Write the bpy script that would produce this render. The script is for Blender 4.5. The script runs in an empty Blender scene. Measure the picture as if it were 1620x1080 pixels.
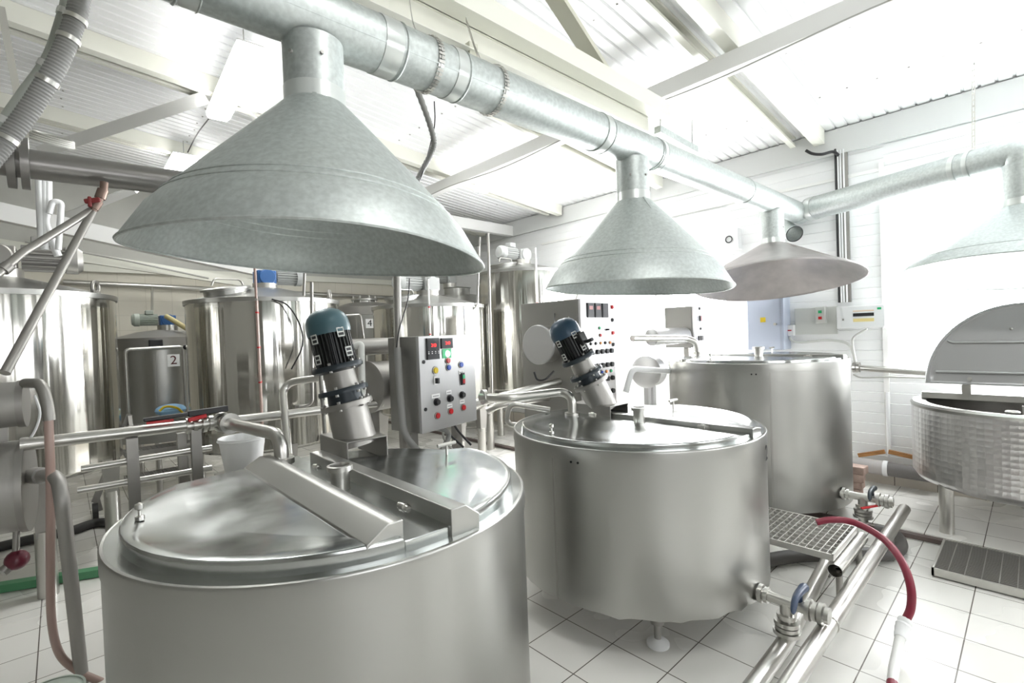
import bpy, bmesh, math, random
from math import sin, cos, pi, radians as rad, sqrt, atan2
from mathutils import Vector as V, Matrix as M

# ------------------------------------------------------------------ camera, world, exposure
scn = bpy.context.scene
COL = scn.collection
random.seed(5)
cam_d = bpy.data.cameras.new('camera'); cam = bpy.data.objects.new('camera', cam_d); COL.objects.link(cam)
cam_d.sensor_width = 36.0; cam_d.lens = 36.0 * 770.2 / 1620; cam_d.clip_start = 0.03
_yaw, _pit, _rol = rad(42.876), rad(-0.918), rad(-2.146)
_f = V((sin(_yaw) * cos(_pit), cos(_yaw) * cos(_pit), sin(_pit)))
_r = V((cos(_yaw), -sin(_yaw), 0)); _u = _r.cross(_f)
_r2 = _r * cos(_rol) + _u * sin(_rol); _u2 = _u * cos(_rol) - _r * sin(_rol)
cam.matrix_world = M(((_r2.x, _u2.x, -_f.x, 0), (_r2.y, _u2.y, -_f.y, 0), (_r2.z, _u2.z, -_f.z, 1.56), (0, 0, 0, 1)))
scn.camera = cam
scn.view_settings.view_transform = 'Standard'
scn.view_settings.look = 'None'
scn.view_settings.gamma = 1.0
scn.view_settings.use_curve_mapping = False
scn.view_settings.exposure = 1.42
W = bpy.data.worlds.new('sky'); scn.world = W; W.use_nodes = True
W.node_tree.nodes['Background'].inputs[0].default_value = (0.9, 0.95, 1.0, 1)
W.node_tree.nodes['Background'].inputs[1].default_value = 0.8
WIN_A, WIN_B, FILL_C, LAMP = 8.0, 12.0, 1.6, 13.0        # daylight in the panes, added fill behind the camera, fluorescent tubes

# ------------------------------------------------------------------ materials
def mat(name, col, rough=0.5, metal=0.0, emit=None, es=1.0, bump=None, vary=None, coat=0.0, alpha=None, trans=0.0, stretch=(1, 1, 1), rvary=None):
    m = bpy.data.materials.new(name); m.use_nodes = True
    nt = m.node_tree; b = nt.nodes['Principled BSDF']
    b.inputs['Base Color'].default_value = (*col, 1)
    b.inputs['Roughness'].default_value = rough; b.inputs['Metallic'].default_value = metal
    if coat: b.inputs['Coat Weight'].default_value = coat
    if trans: b.inputs['Transmission Weight'].default_value = trans
    if emit:
        b.inputs['Emission Color'].default_value = (*emit, 1); b.inputs['Emission Strength'].default_value = es
    if bump or vary or rvary:
        tc = nt.nodes.new('ShaderNodeTexCoord'); mp = nt.nodes.new('ShaderNodeMapping')
        mp.inputs['Scale'].default_value = stretch
        nt.links.new(tc.outputs['Object'], mp.inputs['Vector'])
    if vary:                       # (scale, darker factor)
        n = nt.nodes.new('ShaderNodeTexNoise'); n.inputs['Scale'].default_value = vary[0]; n.inputs['Detail'].default_value = 6
        nt.links.new(mp.outputs[0], n.inputs['Vector'])
        r = nt.nodes.new('ShaderNodeValToRGB'); r.color_ramp.elements[0].position = 0.35; r.color_ramp.elements[1].position = 0.68
        r.color_ramp.elements[0].color = (*[c * vary[1] for c in col], 1); r.color_ramp.elements[1].color = (*col, 1)
        nt.links.new(n.outputs['Fac'], r.inputs[0]); nt.links.new(r.outputs[0], b.inputs['Base Color'])
    if rvary:                      # (scale, lo, hi)
        n = nt.nodes.new('ShaderNodeTexNoise'); n.inputs['Scale'].default_value = rvary[0]; n.inputs['Detail'].default_value = 4
        nt.links.new(mp.outputs[0], n.inputs['Vector'])
        r = nt.nodes.new('ShaderNodeMapRange'); r.inputs[1].default_value = 0.3; r.inputs[2].default_value = 0.7
        r.inputs[3].default_value = rvary[1]; r.inputs[4].default_value = rvary[2]
        nt.links.new(n.outputs['Fac'], r.inputs[0]); nt.links.new(r.outputs[0], b.inputs['Roughness'])
    if bump:                       # (scale, strength, distance)
        n = nt.nodes.new('ShaderNodeTexNoise'); n.inputs['Scale'].default_value = bump[0]; n.inputs['Detail'].default_value = 3
        nt.links.new(mp.outputs[0], n.inputs['Vector'])
        bp = nt.nodes.new('ShaderNodeBump'); bp.inputs['Strength'].default_value = bump[1]; bp.inputs['Distance'].default_value = bump[2]
        nt.links.new(n.outputs['Fac'], bp.inputs['Height']); nt.links.new(bp.outputs[0], b.inputs['Normal'])
    return m

STEEL = mat('brushed_steel', (0.45, 0.45, 0.43), 0.32, 1.0, rvary=(3, 0.28, 0.38), bump=(2.2, 0.08, 0.02))
LIDST = mat('lid_steel', (0.57, 0.59, 0.58), 0.18, 1.0, rvary=(5, 0.13, 0.26), bump=(3.0, 0.10, 0.02))
MIRROR = mat('mirror_steel', (0.68, 0.67, 0.63), 0.12, 1.0, bump=(2.6, 0.45, 0.04), stretch=(1.8, 1.8, 0.05), rvary=(9, 0.08, 0.16))
PIPE = mat('pipe_steel', (0.58, 0.57, 0.54), 0.32, 1.0)
SATIN = mat('satin_steel', (0.34, 0.33, 0.31), 0.45, 0.85)
DULL = mat('dull_steel', (0.40, 0.39, 0.37), 0.5, 0.8)
GALV = mat('galvanised_sheet', (0.57, 0.61, 0.595), 0.5, 0.85, vary=(60, 0.82), bump=(9, 0.05, 0.01))
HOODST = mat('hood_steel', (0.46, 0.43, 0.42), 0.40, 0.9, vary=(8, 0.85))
TAPE = mat('clear_tape', (0.62, 0.65, 0.63), 0.28, 0.6)
CABST = mat('cabinet_steel', (0.27, 0.265, 0.25), 0.42, 0.7)
CABFACE = mat('cabinet_face', (0.46, 0.46, 0.46), 0.36, 0.6)
WHITEP = mat('white_paint', (0.84, 0.84, 0.82), 0.4)
CREAM = mat('cream_paint', (0.78, 0.78, 0.70), 0.45)
OLIVE = mat('olive_cream_paint', (0.62, 0.62, 0.52), 0.5)
CEILM = mat('ceiling_sheet_paint', (0.86, 0.87, 0.87), 0.42)
SIDING = mat('white_siding', (0.88, 0.89, 0.89), 0.4)
BLACK = mat('black_plastic', (0.015, 0.015, 0.017), 0.35)
BLACKM = mat('black_motor_paint', (0.025, 0.027, 0.026), 0.38)
TEAL = mat('teal_motor_paint', (0.055, 0.115, 0.135), 0.35, 0.1)
NAVY = mat('dark_blue_grey_paint', (0.03, 0.04, 0.048), 0.35, 0.2)
RUBBER = mat('black_rubber', (0.03, 0.029, 0.028), 0.5)
HOSEBLK = mat('grey_black_hose', (0.09, 0.085, 0.08), 0.5)
RED = mat('red_plastic', (0.55, 0.015, 0.02), 0.3)
REDHOSE = mat('dark_red_hose', (0.20, 0.01, 0.03), 0.4)
GREEN = mat('green_plastic', (0.02, 0.42, 0.16), 0.35)
BLUE = mat('blue_plastic', (0.02, 0.08, 0.45), 0.3)
BLUEM = mat('blue_gear_paint', (0.03, 0.11, 0.30), 0.4)
YELLOW = mat('yellow_plastic', (0.75, 0.55, 0.02), 0.35)
ORANGE = mat('orange_plastic', (0.8, 0.25, 0.03), 0.35)
WHITEPL = mat('white_plastic', (0.86, 0.87, 0.87), 0.35)
GREYMOT = mat('grey_motor_paint', (0.36, 0.37, 0.36), 0.45)
GREYPL = mat('light_grey_plastic', (0.62, 0.63, 0.60), 0.45)
CORR = mat('grey_corrugated_conduit', (0.27, 0.27, 0.26), 0.5)
WIRE = mat('grey_cable', (0.42, 0.42, 0.39), 0.5)
PINK = mat('clear_pink_tube', (0.42, 0.30, 0.26), 0.3, coat=0.3)
CLEARH = mat('clear_braided_hose', (0.75, 0.75, 0.73), 0.25, coat=0.4)
WOOD = mat('orange_wood', (0.50, 0.24, 0.08), 0.5, vary=(12, 0.6), stretch=(1, 1, 6))
BRICK = mat('old_brick', (0.52, 0.38, 0.32), 0.8, vary=(9, 0.55))
LEDRED = mat('red_led_digits', (0.1, 0, 0), 0.4, emit=(1.0, 0.03, 0.03), es=1.2)
LEDGRN = mat('green_lit_button', (0.1, 0.5, 0.3), 0.3, emit=(0.25, 1.0, 0.6), es=6)
GLASSBLK = mat('dark_display_glass', (0.02, 0.02, 0.025), 0.45)
PAPER = mat('white_label', (0.85, 0.85, 0.84), 0.5)
INK = mat('black_ink', (0.02, 0.02, 0.02), 0.5)
INKRED = mat('dark_red_ink', (0.10, 0.02, 0.02), 0.5)
DOORBLU = mat('pale_blue_grey_paint', (0.50, 0.55, 0.66), 0.4)
GREENP = mat('green_paint', (0.10, 0.32, 0.16), 0.5)
PLASTER = mat('grey_plaster', (0.56, 0.56, 0.52), 0.7, vary=(3, 0.9))
BAGBLU = mat('blue_bag', (0.30, 0.55, 0.80), 0.4)
LAMPM = mat('lamp_diffuser', (0.9, 0.9, 0.9), 0.4, emit=(1, 1, 0.98), es=LAMP)
PANE_A = mat('daylight_pane', (0.9, 0.9, 0.9), 0.3, emit=(0.96, 0.98, 1.0), es=WIN_A)
PANE_B = mat('daylight_pane_far', (0.9, 0.9, 0.9), 0.3, emit=(0.97, 0.98, 1.0), es=WIN_B)
FILL_PANE = mat('added_fill_pane', (0.9, 0.9, 0.9), 0.3, emit=(0.97, 0.98, 1.0), es=FILL_C)  # glow of the unseen front windows, added as fill

def tile_mat(name, col, col2, mortar, sx, sy, off, msize, rough, axes='XY', bumpy=0.0, coat=0.0):
    m = bpy.data.materials.new(name); m.use_nodes = True; nt = m.node_tree; b = nt.nodes['Principled BSDF']
    tc = nt.nodes.new('ShaderNodeTexCoord'); sp = nt.nodes.new('ShaderNodeSeparateXYZ'); cb = nt.nodes.new('ShaderNodeCombineXYZ')
    nt.links.new(tc.outputs['Object'], sp.inputs[0])
    for i, a in enumerate(axes):
        ad = nt.nodes.new('ShaderNodeMath'); ad.operation = 'ADD'; ad.inputs[1].default_value = off[i]
        nt.links.new(sp.outputs['XYZ'.index(a)], ad.inputs[0]); nt.links.new(ad.outputs[0], cb.inputs[i])
    br = nt.nodes.new('ShaderNodeTexBrick'); br.offset = 0.0; br.squash = 1.0
    br.inputs['Scale'].default_value = 1.0; br.inputs['Brick Width'].default_value = sx; br.inputs['Row Height'].default_value = sy
    br.inputs['Mortar Size'].default_value = msize; br.inputs['Mortar Smooth'].default_value = 0.1; br.inputs['Bias'].default_value = 0.0
    br.inputs['Color1'].default_value = (*col, 1); br.inputs['Color2'].default_value = (*col2, 1); br.inputs['Mortar'].default_value = (*mortar, 1)
    nt.links.new(cb.outputs[0], br.inputs['Vector'])
    nz = nt.nodes.new('ShaderNodeTexNoise'); nz.inputs['Scale'].default_value = 1.6; nz.inputs['Detail'].default_value = 2
    nt.links.new(tc.outputs['Object'], nz.inputs['Vector'])
    mr = nt.nodes.new('ShaderNodeMapRange'); mr.inputs[1].default_value = 0.15; mr.inputs[2].default_value = 0.85
    mr.inputs[3].default_value = rough * 0.6; mr.inputs[4].default_value = rough * 1.5
    nt.links.new(nz.outputs['Fac'], mr.inputs[0]); nt.links.new(mr.outputs[0], b.inputs['Roughness'])
    nt.links.new(br.outputs['Color'], b.inputs['Base Color'])
    bp = nt.nodes.new('ShaderNodeBump'); bp.inputs['Strength'].default_value = 0.3; bp.inputs['Distance'].default_value = 0.003; bp.invert = True
    nt.links.new(br.outputs['Fac'], bp.inputs['Height']); nt.links.new(bp.outputs[0], b.inputs['Normal'])
    return m
FLOORM = tile_mat('glossy_floor_tiles', (0.76, 0.75, 0.71), (0.73, 0.72, 0.68), (0.13, 0.115, 0.10), 0.3, 0.3, (-0.157 + 9.0, -0.257 + 9.0), 0.0027, 0.24)
TILEW = tile_mat('cream_wall_tiles', (0.70, 0.67, 0.58), (0.69, 0.66, 0.57), (0.58, 0.55, 0.47), 0.3, 0.2, (9.0, 0.0), 0.003, 0.15, 'XZ')
TILEY = tile_mat('cream_kerb_tiles', (0.68, 0.63, 0.56), (0.66, 0.61, 0.54), (0.2, 0.17, 0.15), 0.3, 0.3, (9.0, 0.02), 0.004, 0.2, 'YZ')

def dimple_mat():
    m = mat('dimpled_steel', (0.62, 0.61, 0.61), 0.30, 1.0); nt = m.node_tree; b = nt.nodes['Principled BSDF']
    tc = nt.nodes.new('ShaderNodeTexCoord'); vo = nt.nodes.new('ShaderNodeTexVoronoi')
    vo.inputs['Scale'].default_value = 26; vo.inputs['Randomness'].default_value = 0.12
    nt.links.new(tc.outputs['Object'], vo.inputs['Vector'])
    bp = nt.nodes.new('ShaderNodeBump'); bp.inputs['Strength'].default_value = 0.32; bp.inputs['Distance'].default_value = 0.012
    nt.links.new(vo.outputs['Distance'], bp.inputs['Height']); nt.links.new(bp.outputs[0], b.inputs['Normal'])
    return m
DIMPLE = dimple_mat()

# ------------------------------------------------------------------ mesh helpers
def frame(d):
    d = V(d).normalized(); a = V((0, 0, 1)) if abs(d.z) < 0.95 else V((1, 0, 0))
    x = a.cross(d).normalized(); return x, d.cross(x), d
class MB:
    def __init__(s, o=(0, 0, 0)): s.v = []; s.f = []; s.o = V(o)
    def add(s, vs, fs):
        k = len(s.v); s.v += [V(q) - s.o for q in vs]; s.f += [[i + k for i in f] for f in fs]; return s
    def box(s, c, d, ax=None, ay=None, az=None):
        c = V(c); ax = V(ax or (1, 0, 0)).normalized(); ay = V(ay).normalized() if ay else V((-ax.y, ax.x, 0)).normalized(); az = V(az).normalized() if az else ax.cross(ay)
        vs = [c + ax * (i * d[0] / 2) + ay * (j * d[1] / 2) + az * (k * d[2] / 2) for i in (-1, 1) for j in (-1, 1) for k in (-1, 1)]
        return s.add(vs, [(0, 1, 3, 2), (4, 6, 7, 5), (0, 4, 5, 1), (2, 3, 7, 6), (0, 2, 6, 4), (1, 5, 7, 3)])
    def bar(s, p, q, w, h, up=(0, 0, 1)):
        p = V(p); q = V(q); d = (q - p); L = d.length; d.normalize(); y = V(up).cross(d)
        if y.length < 1e-4: y = V((1, 0, 0)).cross(d)
        y.normalize(); return s.box((p + q) / 2, (L, w, h), d, y, d.cross(y))
    def cyl(s, p, q, r0, r1=None, n=24, caps=True):
        p = V(p); q = V(q); r1 = r0 if r1 is None else r1; x, y, d = frame(q - p)
        vs = []
        for i in range(n):
            a = 2 * pi * i / n; e = x * cos(a) + y * sin(a); vs += [p + e * r0, q + e * r1]
        fs = [(2 * i, 2 * ((i + 1) % n), 2 * ((i + 1) % n) + 1, 2 * i + 1) for i in range(n)]
        if caps: fs += [tuple(2 * i for i in reversed(range(n))), tuple(2 * i + 1 for i in range(n))]
        return s.add(vs, fs)
    def lathe(s, prof, c=(0, 0, 0), d=(0, 0, 1), n=48, close=False, xdir=None, f=None):
        c = V(c); x, y, d = frame(d) if V(d).length and abs(V(d).normalized().z) < 0.9999 else (V((1, 0, 0)), V((0, 1, 0)), V((0, 0, 1)))
        vs = []; fs = []; m = len(prof)
        for i in range(n):
            a = 2 * pi * i / n; e = x * cos(a) + y * sin(a)
            for j, (r, z) in enumerate(prof):
                vs.append(c + e * r + d * (z + (f(i, j, a) if f else 0)))
        for i in range(n):
            k = (i + 1) % n
            for j in range(m - 1): fs.append((i * m + j, k * m + j, k * m + j + 1, i * m + j + 1))
            if close: fs.append((i * m + m - 1, k * m + m - 1, k * m, i * m))
        if not close:
            if prof[0][0] > 1e-6: pass
        return s.add(vs, fs)
    def tube(s, path, r, n=12, caps=True):
        P = [V(p) for p in path]; m = len(P); vs = []; fs = []
        t0 = (P[1] - P[0]).normalized(); x, y, _ = frame(t0)
        for i, p in enumerate(P):
            t = (P[min(i + 1, m - 1)] - P[max(i - 1, 0)]).normalized()
            x = (x - t * x.dot(t)).normalized(); y = t.cross(x)
            rr = r[i] if isinstance(r, (list, tuple)) else r
            for k in range(n):
                a = 2 * pi * k / n; vs.append(p + (x * cos(a) + y * sin(a)) * rr)
        for i in range(m - 1):
            for k in range(n):
                l = (k + 1) % n; fs.append((i * n + k, i * n + l, (i + 1) * n + l, (i + 1) * n + k))
        if caps: fs += [tuple(reversed(range(n))), tuple((m - 1) * n + k for k in range(n))]
        return s.add(vs, fs)
    def torus(s, c, d, R, r, n=32, k=8):
        c = V(c); x, y, d = frame(d)
        vs = [c + (x * cos(2 * pi * i / n) + y * sin(2 * pi * i / n)) * (R + r * cos(2 * pi * j / k)) + d * (r * sin(2 * pi * j / k)) for i in range(n) for j in range(k)]
        return s.add(vs, [(i * k + j, ((i + 1) % n) * k + j, ((i + 1) % n) * k + (j + 1) % k, i * k + (j + 1) % k) for i in range(n) for j in range(k)])
    def sphere(s, c, r, n=16, sz=1.0, d=(0, 0, 1)):
        return s.lathe([(max(1e-5, r * sin(pi * i / 8)), -r * sz * cos(pi * i / 8)) for i in range(9)], c, d, n)
    def rings(s, loops, cap0=True, cap1=True):
        m = len(loops[0]); vs = [p for l in loops for p in l]; fs = []
        for i in range(len(loops) - 1):
            for k in range(m): fs.append((i * m + k, i * m + (k + 1) % m, (i + 1) * m + (k + 1) % m, (i + 1) * m + k))
        if cap0: fs.append(tuple(reversed(range(m))))
        if cap1: fs.append(tuple((len(loops) - 1) * m + k for k in range(m)))
        return s.add(vs, fs)
    def prism(s, poly, a, b):     # poly: 3D points; extruded by vector b-a offset list
        return s.rings([[V(p) + V(a) for p in poly], [V(p) + V(b) for p in poly]])
    def build(s, name, m, parent=None, bev=0, seg=2, ang=38, flat=False, sol=0):
        me = bpy.data.meshes.new(name); me.from_pydata([tuple(v) for v in s.v], [], s.f); me.validate(); me.update()
        bm = bmesh.new(); bm.from_mesh(me); bmesh.ops.recalc_face_normals(bm, faces=bm.faces); bm.to_mesh(me); bm.free()
        me.materials.append(m)
        o = bpy.data.objects.new(name, me); COL.objects.link(o)
        if not flat:
            me.polygons.foreach_set('use_smooth', [True] * len(me.polygons)); me.set_sharp_from_angle(angle=rad(ang))
        if sol:
            q = o.modifiers.new('solid', 'SOLIDIFY'); q.thickness = sol; q.offset = 0
        if bev:
            q = o.modifiers.new('bevel', 'BEVEL'); q.width = bev; q.segments = seg; q.limit_method = 'ANGLE'; q.angle_limit = rad(40)
        if not flat:
            q = o.modifiers.new('normals', 'WEIGHTED_NORMAL'); q.keep_sharp = True; q.weight = 90
        if parent: o.parent = parent
        return o
def fillet(path, r, n=6):
    P = [V(p) for p in path]; out = [P[0]]
    for a, b, c in zip(P, P[1:], P[2:]):
        u = (a - b); w = (c - b); t = min(r, u.length * .49, w.length * .49); u.normalize(); w.normalize()
        p = b + u * t; q = b + w * t
        for i in range(n + 1):
            k = i / n; out.append(p * (1 - k) ** 2 + b * 2 * k * (1 - k) + q * k * k)
    out.append(P[-1]); return out
def spline(path, n=8):
    P = [V(p) for p in path]; P = [P[0] * 2 - P[1]] + P + [P[-1] * 2 - P[-2]]; out = []
    for i in range(1, len(P) - 2):
        a, b, c, d = P[i - 1:i + 3]
        for k in range(n):
            t = k / n; out.append(0.5 * ((2 * b) + (c - a) * t + (2 * a - 5 * b + 4 * c - d) * t * t + (3 * b - a - 3 * c + d) * t ** 3))
    out.append(P[-2]); return out
def tag(o, label, cat, group=None, kind=None):
    o['label'] = label; o['category'] = cat
    if group: o['group'] = group
    if kind: o['kind'] = kind
    return o
def thing(name, label, cat, loc=(0, 0, 0), rz=0, group=None):
    o = bpy.data.objects.new(name, None); COL.objects.link(o); o.empty_display_size = 0.1
    o.location = loc; o.rotation_euler = (0, 0, rz); return tag(o, label, cat, group)
def struct(o): o['kind'] = 'structure'; return o
def text(s, size, loc, xd, yd, m, parent=None, name='lettering', ext=0.0008, align='CENTER'):
    c = bpy.data.curves.new(name, 'FONT'); c.body = s; c.size = size; c.extrude = ext; c.align_x = align; c.align_y = 'CENTER'
    t = bpy.data.objects.new('tmp', c); COL.objects.link(t)
    dg = bpy.context.evaluated_depsgraph_get(); me = bpy.data.meshes.new_from_object(t.evaluated_get(dg)); bpy.data.objects.remove(t)
    xd = V(xd).normalized(); yd = V(yd).normalized(); zd = xd.cross(yd)
    me.transform(M(((xd.x, yd.x, zd.x, loc[0]), (xd.y, yd.y, zd.y, loc[1]), (xd.z, yd.z, zd.z, loc[2]), (0, 0, 0, 1))))
    me.materials.clear(); me.materials.append(m)
    o = bpy.data.objects.new(name, me); COL.objects.link(o)
    if parent: o.parent = parent
    return o
class WT:     # a thing laid out in world coordinates: parts are given in world space, stored relative to the base
    def __init__(s, name, label, cat, loc, group=None): s.loc = V(loc); s.e = thing(name, label, cat, loc, 0, group)
    def mb(s): return MB(s.loc)
    def txt(s, t, size, loc, xd, yd, m, parent=None, name='lettering', ext=0.0008): return text(t, size, V(loc) - s.loc, xd, yd, m, parent or s.e, name, ext)

# ------------------------------------------------------------------ the room
XW, YB, XL, YF = 5.6, 8.4, -3.6, -3.4
def cz(x): return 3.42 + 0.095 * (5.6 - x)
m = MB()                                            # floor: main level and the slightly raised slab beside the siding wall
m.box(((XL + 4.42) / 2, (YB + YF) / 2, -0.05), (4.42 - XL, YB - YF, 0.1)); m.box(((4.42 + XW + .1) / 2, (YB + YF) / 2, -0.03), (XW + .1 - 4.42, YB - YF, 0.14))
struct(m.build('floor', FLOORM, flat=True))
m = MB(); y = YF; prof = []                          # trapezoid sheet, ribs along X
while y < YB + 0.3:
    prof += [(y, 0.0), (y + .074, 0.0), (y + .080, .014), (y + .094, .014)]; y += 0.1
vs = []; fs = []
for (yy, h) in prof:
    for xx in (XL - .2, XW + .2): vs.append((xx, yy, cz(xx) + h))
    if len(vs) >= 4: k = len(vs); fs.append((k - 4, k - 3, k - 1, k - 2))
m.add(vs, fs); ceil = struct(m.build('ceiling', CEILM, flat=True, sol=0.004))
m = MB()
for xx in (-.9, .1, 1.12, 2.76, 4.02, 4.85):
    for j in range(58): yy = YF + .037 + .2 * j; m.cyl((xx + .012 * (j % 2), yy, cz(xx) - .008), (xx + .012 * (j % 2), yy, cz(xx)), .008, n=8)
o = m.build('roofing_screws', DULL, ceil); o['kind'] = 'stuff'
def siding(y0, y1, z0, z1, mb):
    z = z0
    while z < z1 - 1e-4:
        t = min(z + 0.098, z1)
        P = [(XW, z), (XW - .004, z + .004), (XW - .012, t - .006), (XW, t - .002), (XW, t)]
        for (xa, za), (xb, zb) in zip(P, P[1:]): mb.add([(xa, y0, za), (xa, y1, za), (xb, y1, zb), (xb, y0, zb)], [(0, 1, 2, 3)])
        z = t
m = MB()
for y0, y1, z0, z1 in [(YF, -1.7, .2, 3.45), (-1.7, .93, .2, 1.06), (-1.7, .93, 2.58, 3.45), (.93, 2.36, .2, 3.45), (2.36, 4.3, .2, 1.0), (2.36, 4.3, 2.42, 3.45), (4.3, YB, .2, 3.45)]: siding(y0, y1, z0, z1, m)
m.box((XW + .08, (YF + YB) / 2, .1), (.14, YB - YF, .2))
struct(m.build('wall_right', SIDING, flat=True))
def window(n, y0, y1, z0, z1, pane, bars):
    f = MB(); x = XW + .03
    for a, b, c, d in [(y0, y0 + .05, z0, z1), (y1 - .05, y1, z0, z1), (y0 + .05, y1 - .05, z0, z0 + .05), (y0 + .05, y1 - .05, z1 - .05, z1)] + [(q - .02, q + .02, z0 + .05, z1 - .05) for q in bars]:
        f.box((x, (a + b) / 2, (c + d) / 2), (.07, b - a, d - c))
    w = struct(f.build('window_%d' % n, WHITEP)); p = MB().box((XW + .05, (y0 + y1) / 2, (z0 + z1) / 2), (.012, y1 - y0 - .06, z1 - z0 - .06)).build('pane', pane, w)
window(1, -1.7, .93, 1.06, 2.58, PANE_A, [-.4]); window(2, 2.36, 4.3, 1.0, 2.42, PANE_B, [3.3])
m = MB().box(((XL + XW) / 2, YB + .06, 1.25), (XW - XL + .2, .12, 2.7)); struct(m.build('wall_back', TILEW, flat=True))
m = MB().box(((XL + XW) / 2, YB + .10, 3.4), (XW - XL + .2, .10, 1.7)); struct(m.build('trim_1', PLASTER, flat=True))
wallp = mat('front_wall_paint', (0.24, 0.235, 0.21), 0.6)
m = MB()
for a, b, c, d in [(XL, -1.6, 0, 4.3), (-1.6, 1.4, 0, 1.1), (-1.6, 1.4, 2.4, 4.3), (1.4, 2.4, 0, 4.3), (2.4, 4.6, 0, 1.1), (2.4, 4.6, 2.4, 4.3), (4.6, XW + .1, 0, 4.3)]: m.box(((a + b) / 2, YF - .06, (c + d) / 2), (b - a, .12, d - c))
struct(m.build('wall_front', wallp, flat=True))
for n, a, b in ((3, -1.6, 1.4), (4, 2.4, 4.6)):
    f = MB()
    for p, q, c, d in [(a, a + .05, 1.1, 2.4), (b - .05, b, 1.1, 2.4), (a, b, 1.1, 1.15), (a, b, 2.35, 2.4), ((a + b) / 2 - .02, (a + b) / 2 + .02, 1.1, 2.4)]: f.box(((p + q) / 2, YF - .05, (c + d) / 2), (q - p, .07, d - c))
    w = struct(f.build('window_%d' % n, WHITEP)); MB().box(((a + b) / 2, YF - .07, 1.75), (b - a - .06, .012, 1.24)).build('pane', FILL_PANE, w)  # windows out of view behind the camera, glowing panes added as fill light
struct(MB().box((XL - .06, (YB + YF) / 2, 2.1), (.12, YB - YF + .2, 4.3)).build('wall_left', wallp, flat=True))
struct(MB().box((XW - .03, (YF + YB) / 2, .14), (.05, YB - YF, .20)).build('baseboard_right', TILEY, flat=True))
struct(MB().box((XW - .02, (YF + YB) / 2, 3.29), (.06, YB - YF, .24)).build('trim_2', mat('eave_grey_paint', (0.70, 0.71, 0.70), 0.5), flat=True))
struct(MB().box((XW - .015, .945, 1.7), (.035, .04, 2.6)).build('trim_3', WHITEP)); struct(MB().box((XW - .02, 1.95, 2.94), (.02, 2 * 3.3, .03)).build('trim_4', WHITEP))
struct(MB().box((4.395, (YB + YF) / 2, .018), (.05, YB - YF, .03)).build('trim_5', mat('rusty_drain_channel', (0.13, 0.10, 0.09), 0.6)))
struct(MB().box((1.2, YB - .02, 2.62), (9, .05, .09)).build('trim_6', CREAM))

# roof purlins (C-channels along the slope), cross beam, truss chord
def cee(mb, p, q, w, h, t=.006, side=1, lip=.02):
    p = V(p); q = V(q); d = (q - p).normalized(); y = V((0, 0, 1)).cross(d).normalized() * side; z = d.cross(y * side)
    if z.z < 0: z = -z
    prof = [(0, 0), (w, 0), (w, lip), (w - t, lip), (w - t, t), (t, t), (t, h - t), (w - t, h - t), (w - t, h - lip), (w, h - lip), (w, h), (0, h)]
    mb.rings([[a + y * u + z * v for u, v in prof] for a in (p, q)])
for y, lab in ((1.37, 'cream roof purlin above the galvanised duct, ending at the siding wall'), (3.1, 'cream roof purlin between the duct and the big fluorescent lamp'), (4.74, 'cream roof purlin crossing under the large fluorescent lamp'), (6.5, 'cream roof purlin between the two fluorescent lamps'), (8.1, 'cream roof purlin nearest the tiled back wall')):
    m = MB((0, y, 0)); cee(m, (XL, y, cz(XL) - .145), (XW - .1, y, cz(XW - .1) - .145), .09, .14)
    cee(m, (XL, y + .30, cz(XL) - .10), (XW - .1, y + .30, cz(XW - .1) - .10), .05, .095, side=-1)
    o = tag(m.build('roof_purlin', CREAM, flat=True), lab, 'roof beam', 'roof purlins under the corrugated ceiling'); o.location = (0, y, 0)
t = WT('roof_beam', 'long white roof beam running under the purlins with a thin cable along it', 'roof beam', (3.5, 2, 3.3))
q = t.mb(); cee(q, (3.46, YF, 3.33), (3.46, YB, 3.33), .10, .12, side=-1); q.build('beam', WHITEP, t.e, flat=True)
q = t.mb(); q.tube(spline([(3.40, y, 3.285 + .02 * sin(y * 3)) for y in [YF + i * .4 for i in range(29)]], 3), .006, 6); q.build('cable', WIRE, t.e)
t = WT('roof_truss', 'heavy cream double channel truss above the duct with a diagonal brace', 'roof truss', (1, 1.85, 2.9))
q = t.mb(); cee(q, (XL, 1.84, 2.885), (3.10, 1.84, 2.885), .08, .15, side=1); cee(q, (XL, 1.82, 3.035), (3.20, 1.82, 3.035), .10, .12, side=1); q.box(((XL + 3.2) / 2, 1.775, 3.038), (3.2 - XL, .10, .006)); q.box(((XL + 3.1) / 2, 1.80, 2.888), (3.1 - XL, .08, .006)); q.box(((XL + 3.2) / 2, 1.73, 3.09), (3.2 - XL, .006, .105))
q.build('chord', CREAM, t.e, flat=True)
for a, b in (((2.647, 1.860, 3.176), (2.176, 1.860, 3.476)), ((-.6, 1.86, 3.1), (.3, 1.86, 3.85)), ((.3, 1.86, 3.85), (1.3, 1.86, 3.1))):
    a = V(a); b = V(b); b = a + (b - a) * ((cz(b.x) - a.z) / max(.1, (b.z - a.z)) if b.z > a.z else 1)
    q = t.mb(); q.bar(a, b, .03, .10, (0, 1, 0)); q.build('brace', OLIVE, t.e)
q = t.mb(); q.box((1.474, 1.800, 2.859), (.05, .05, .14)); q.build('spacer', OLIVE, t.e)
t = WT('roof_brace', 'white diagonal roof brace rising from the left beam to the purlin by the lamp', 'roof brace', (0.050, 6.200, 3.416))
t.mb().bar((-0.035, 6.200, 3.408), (1.047, 4.900, 3.739), .10, .12, (0, 1, .3)).build('bar', WHITEP, t.e)
t = WT('roof_brace', 'short white brace just right of the large fluorescent lamp', 'roof brace', (1.394, 5.000, 3.805))
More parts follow.
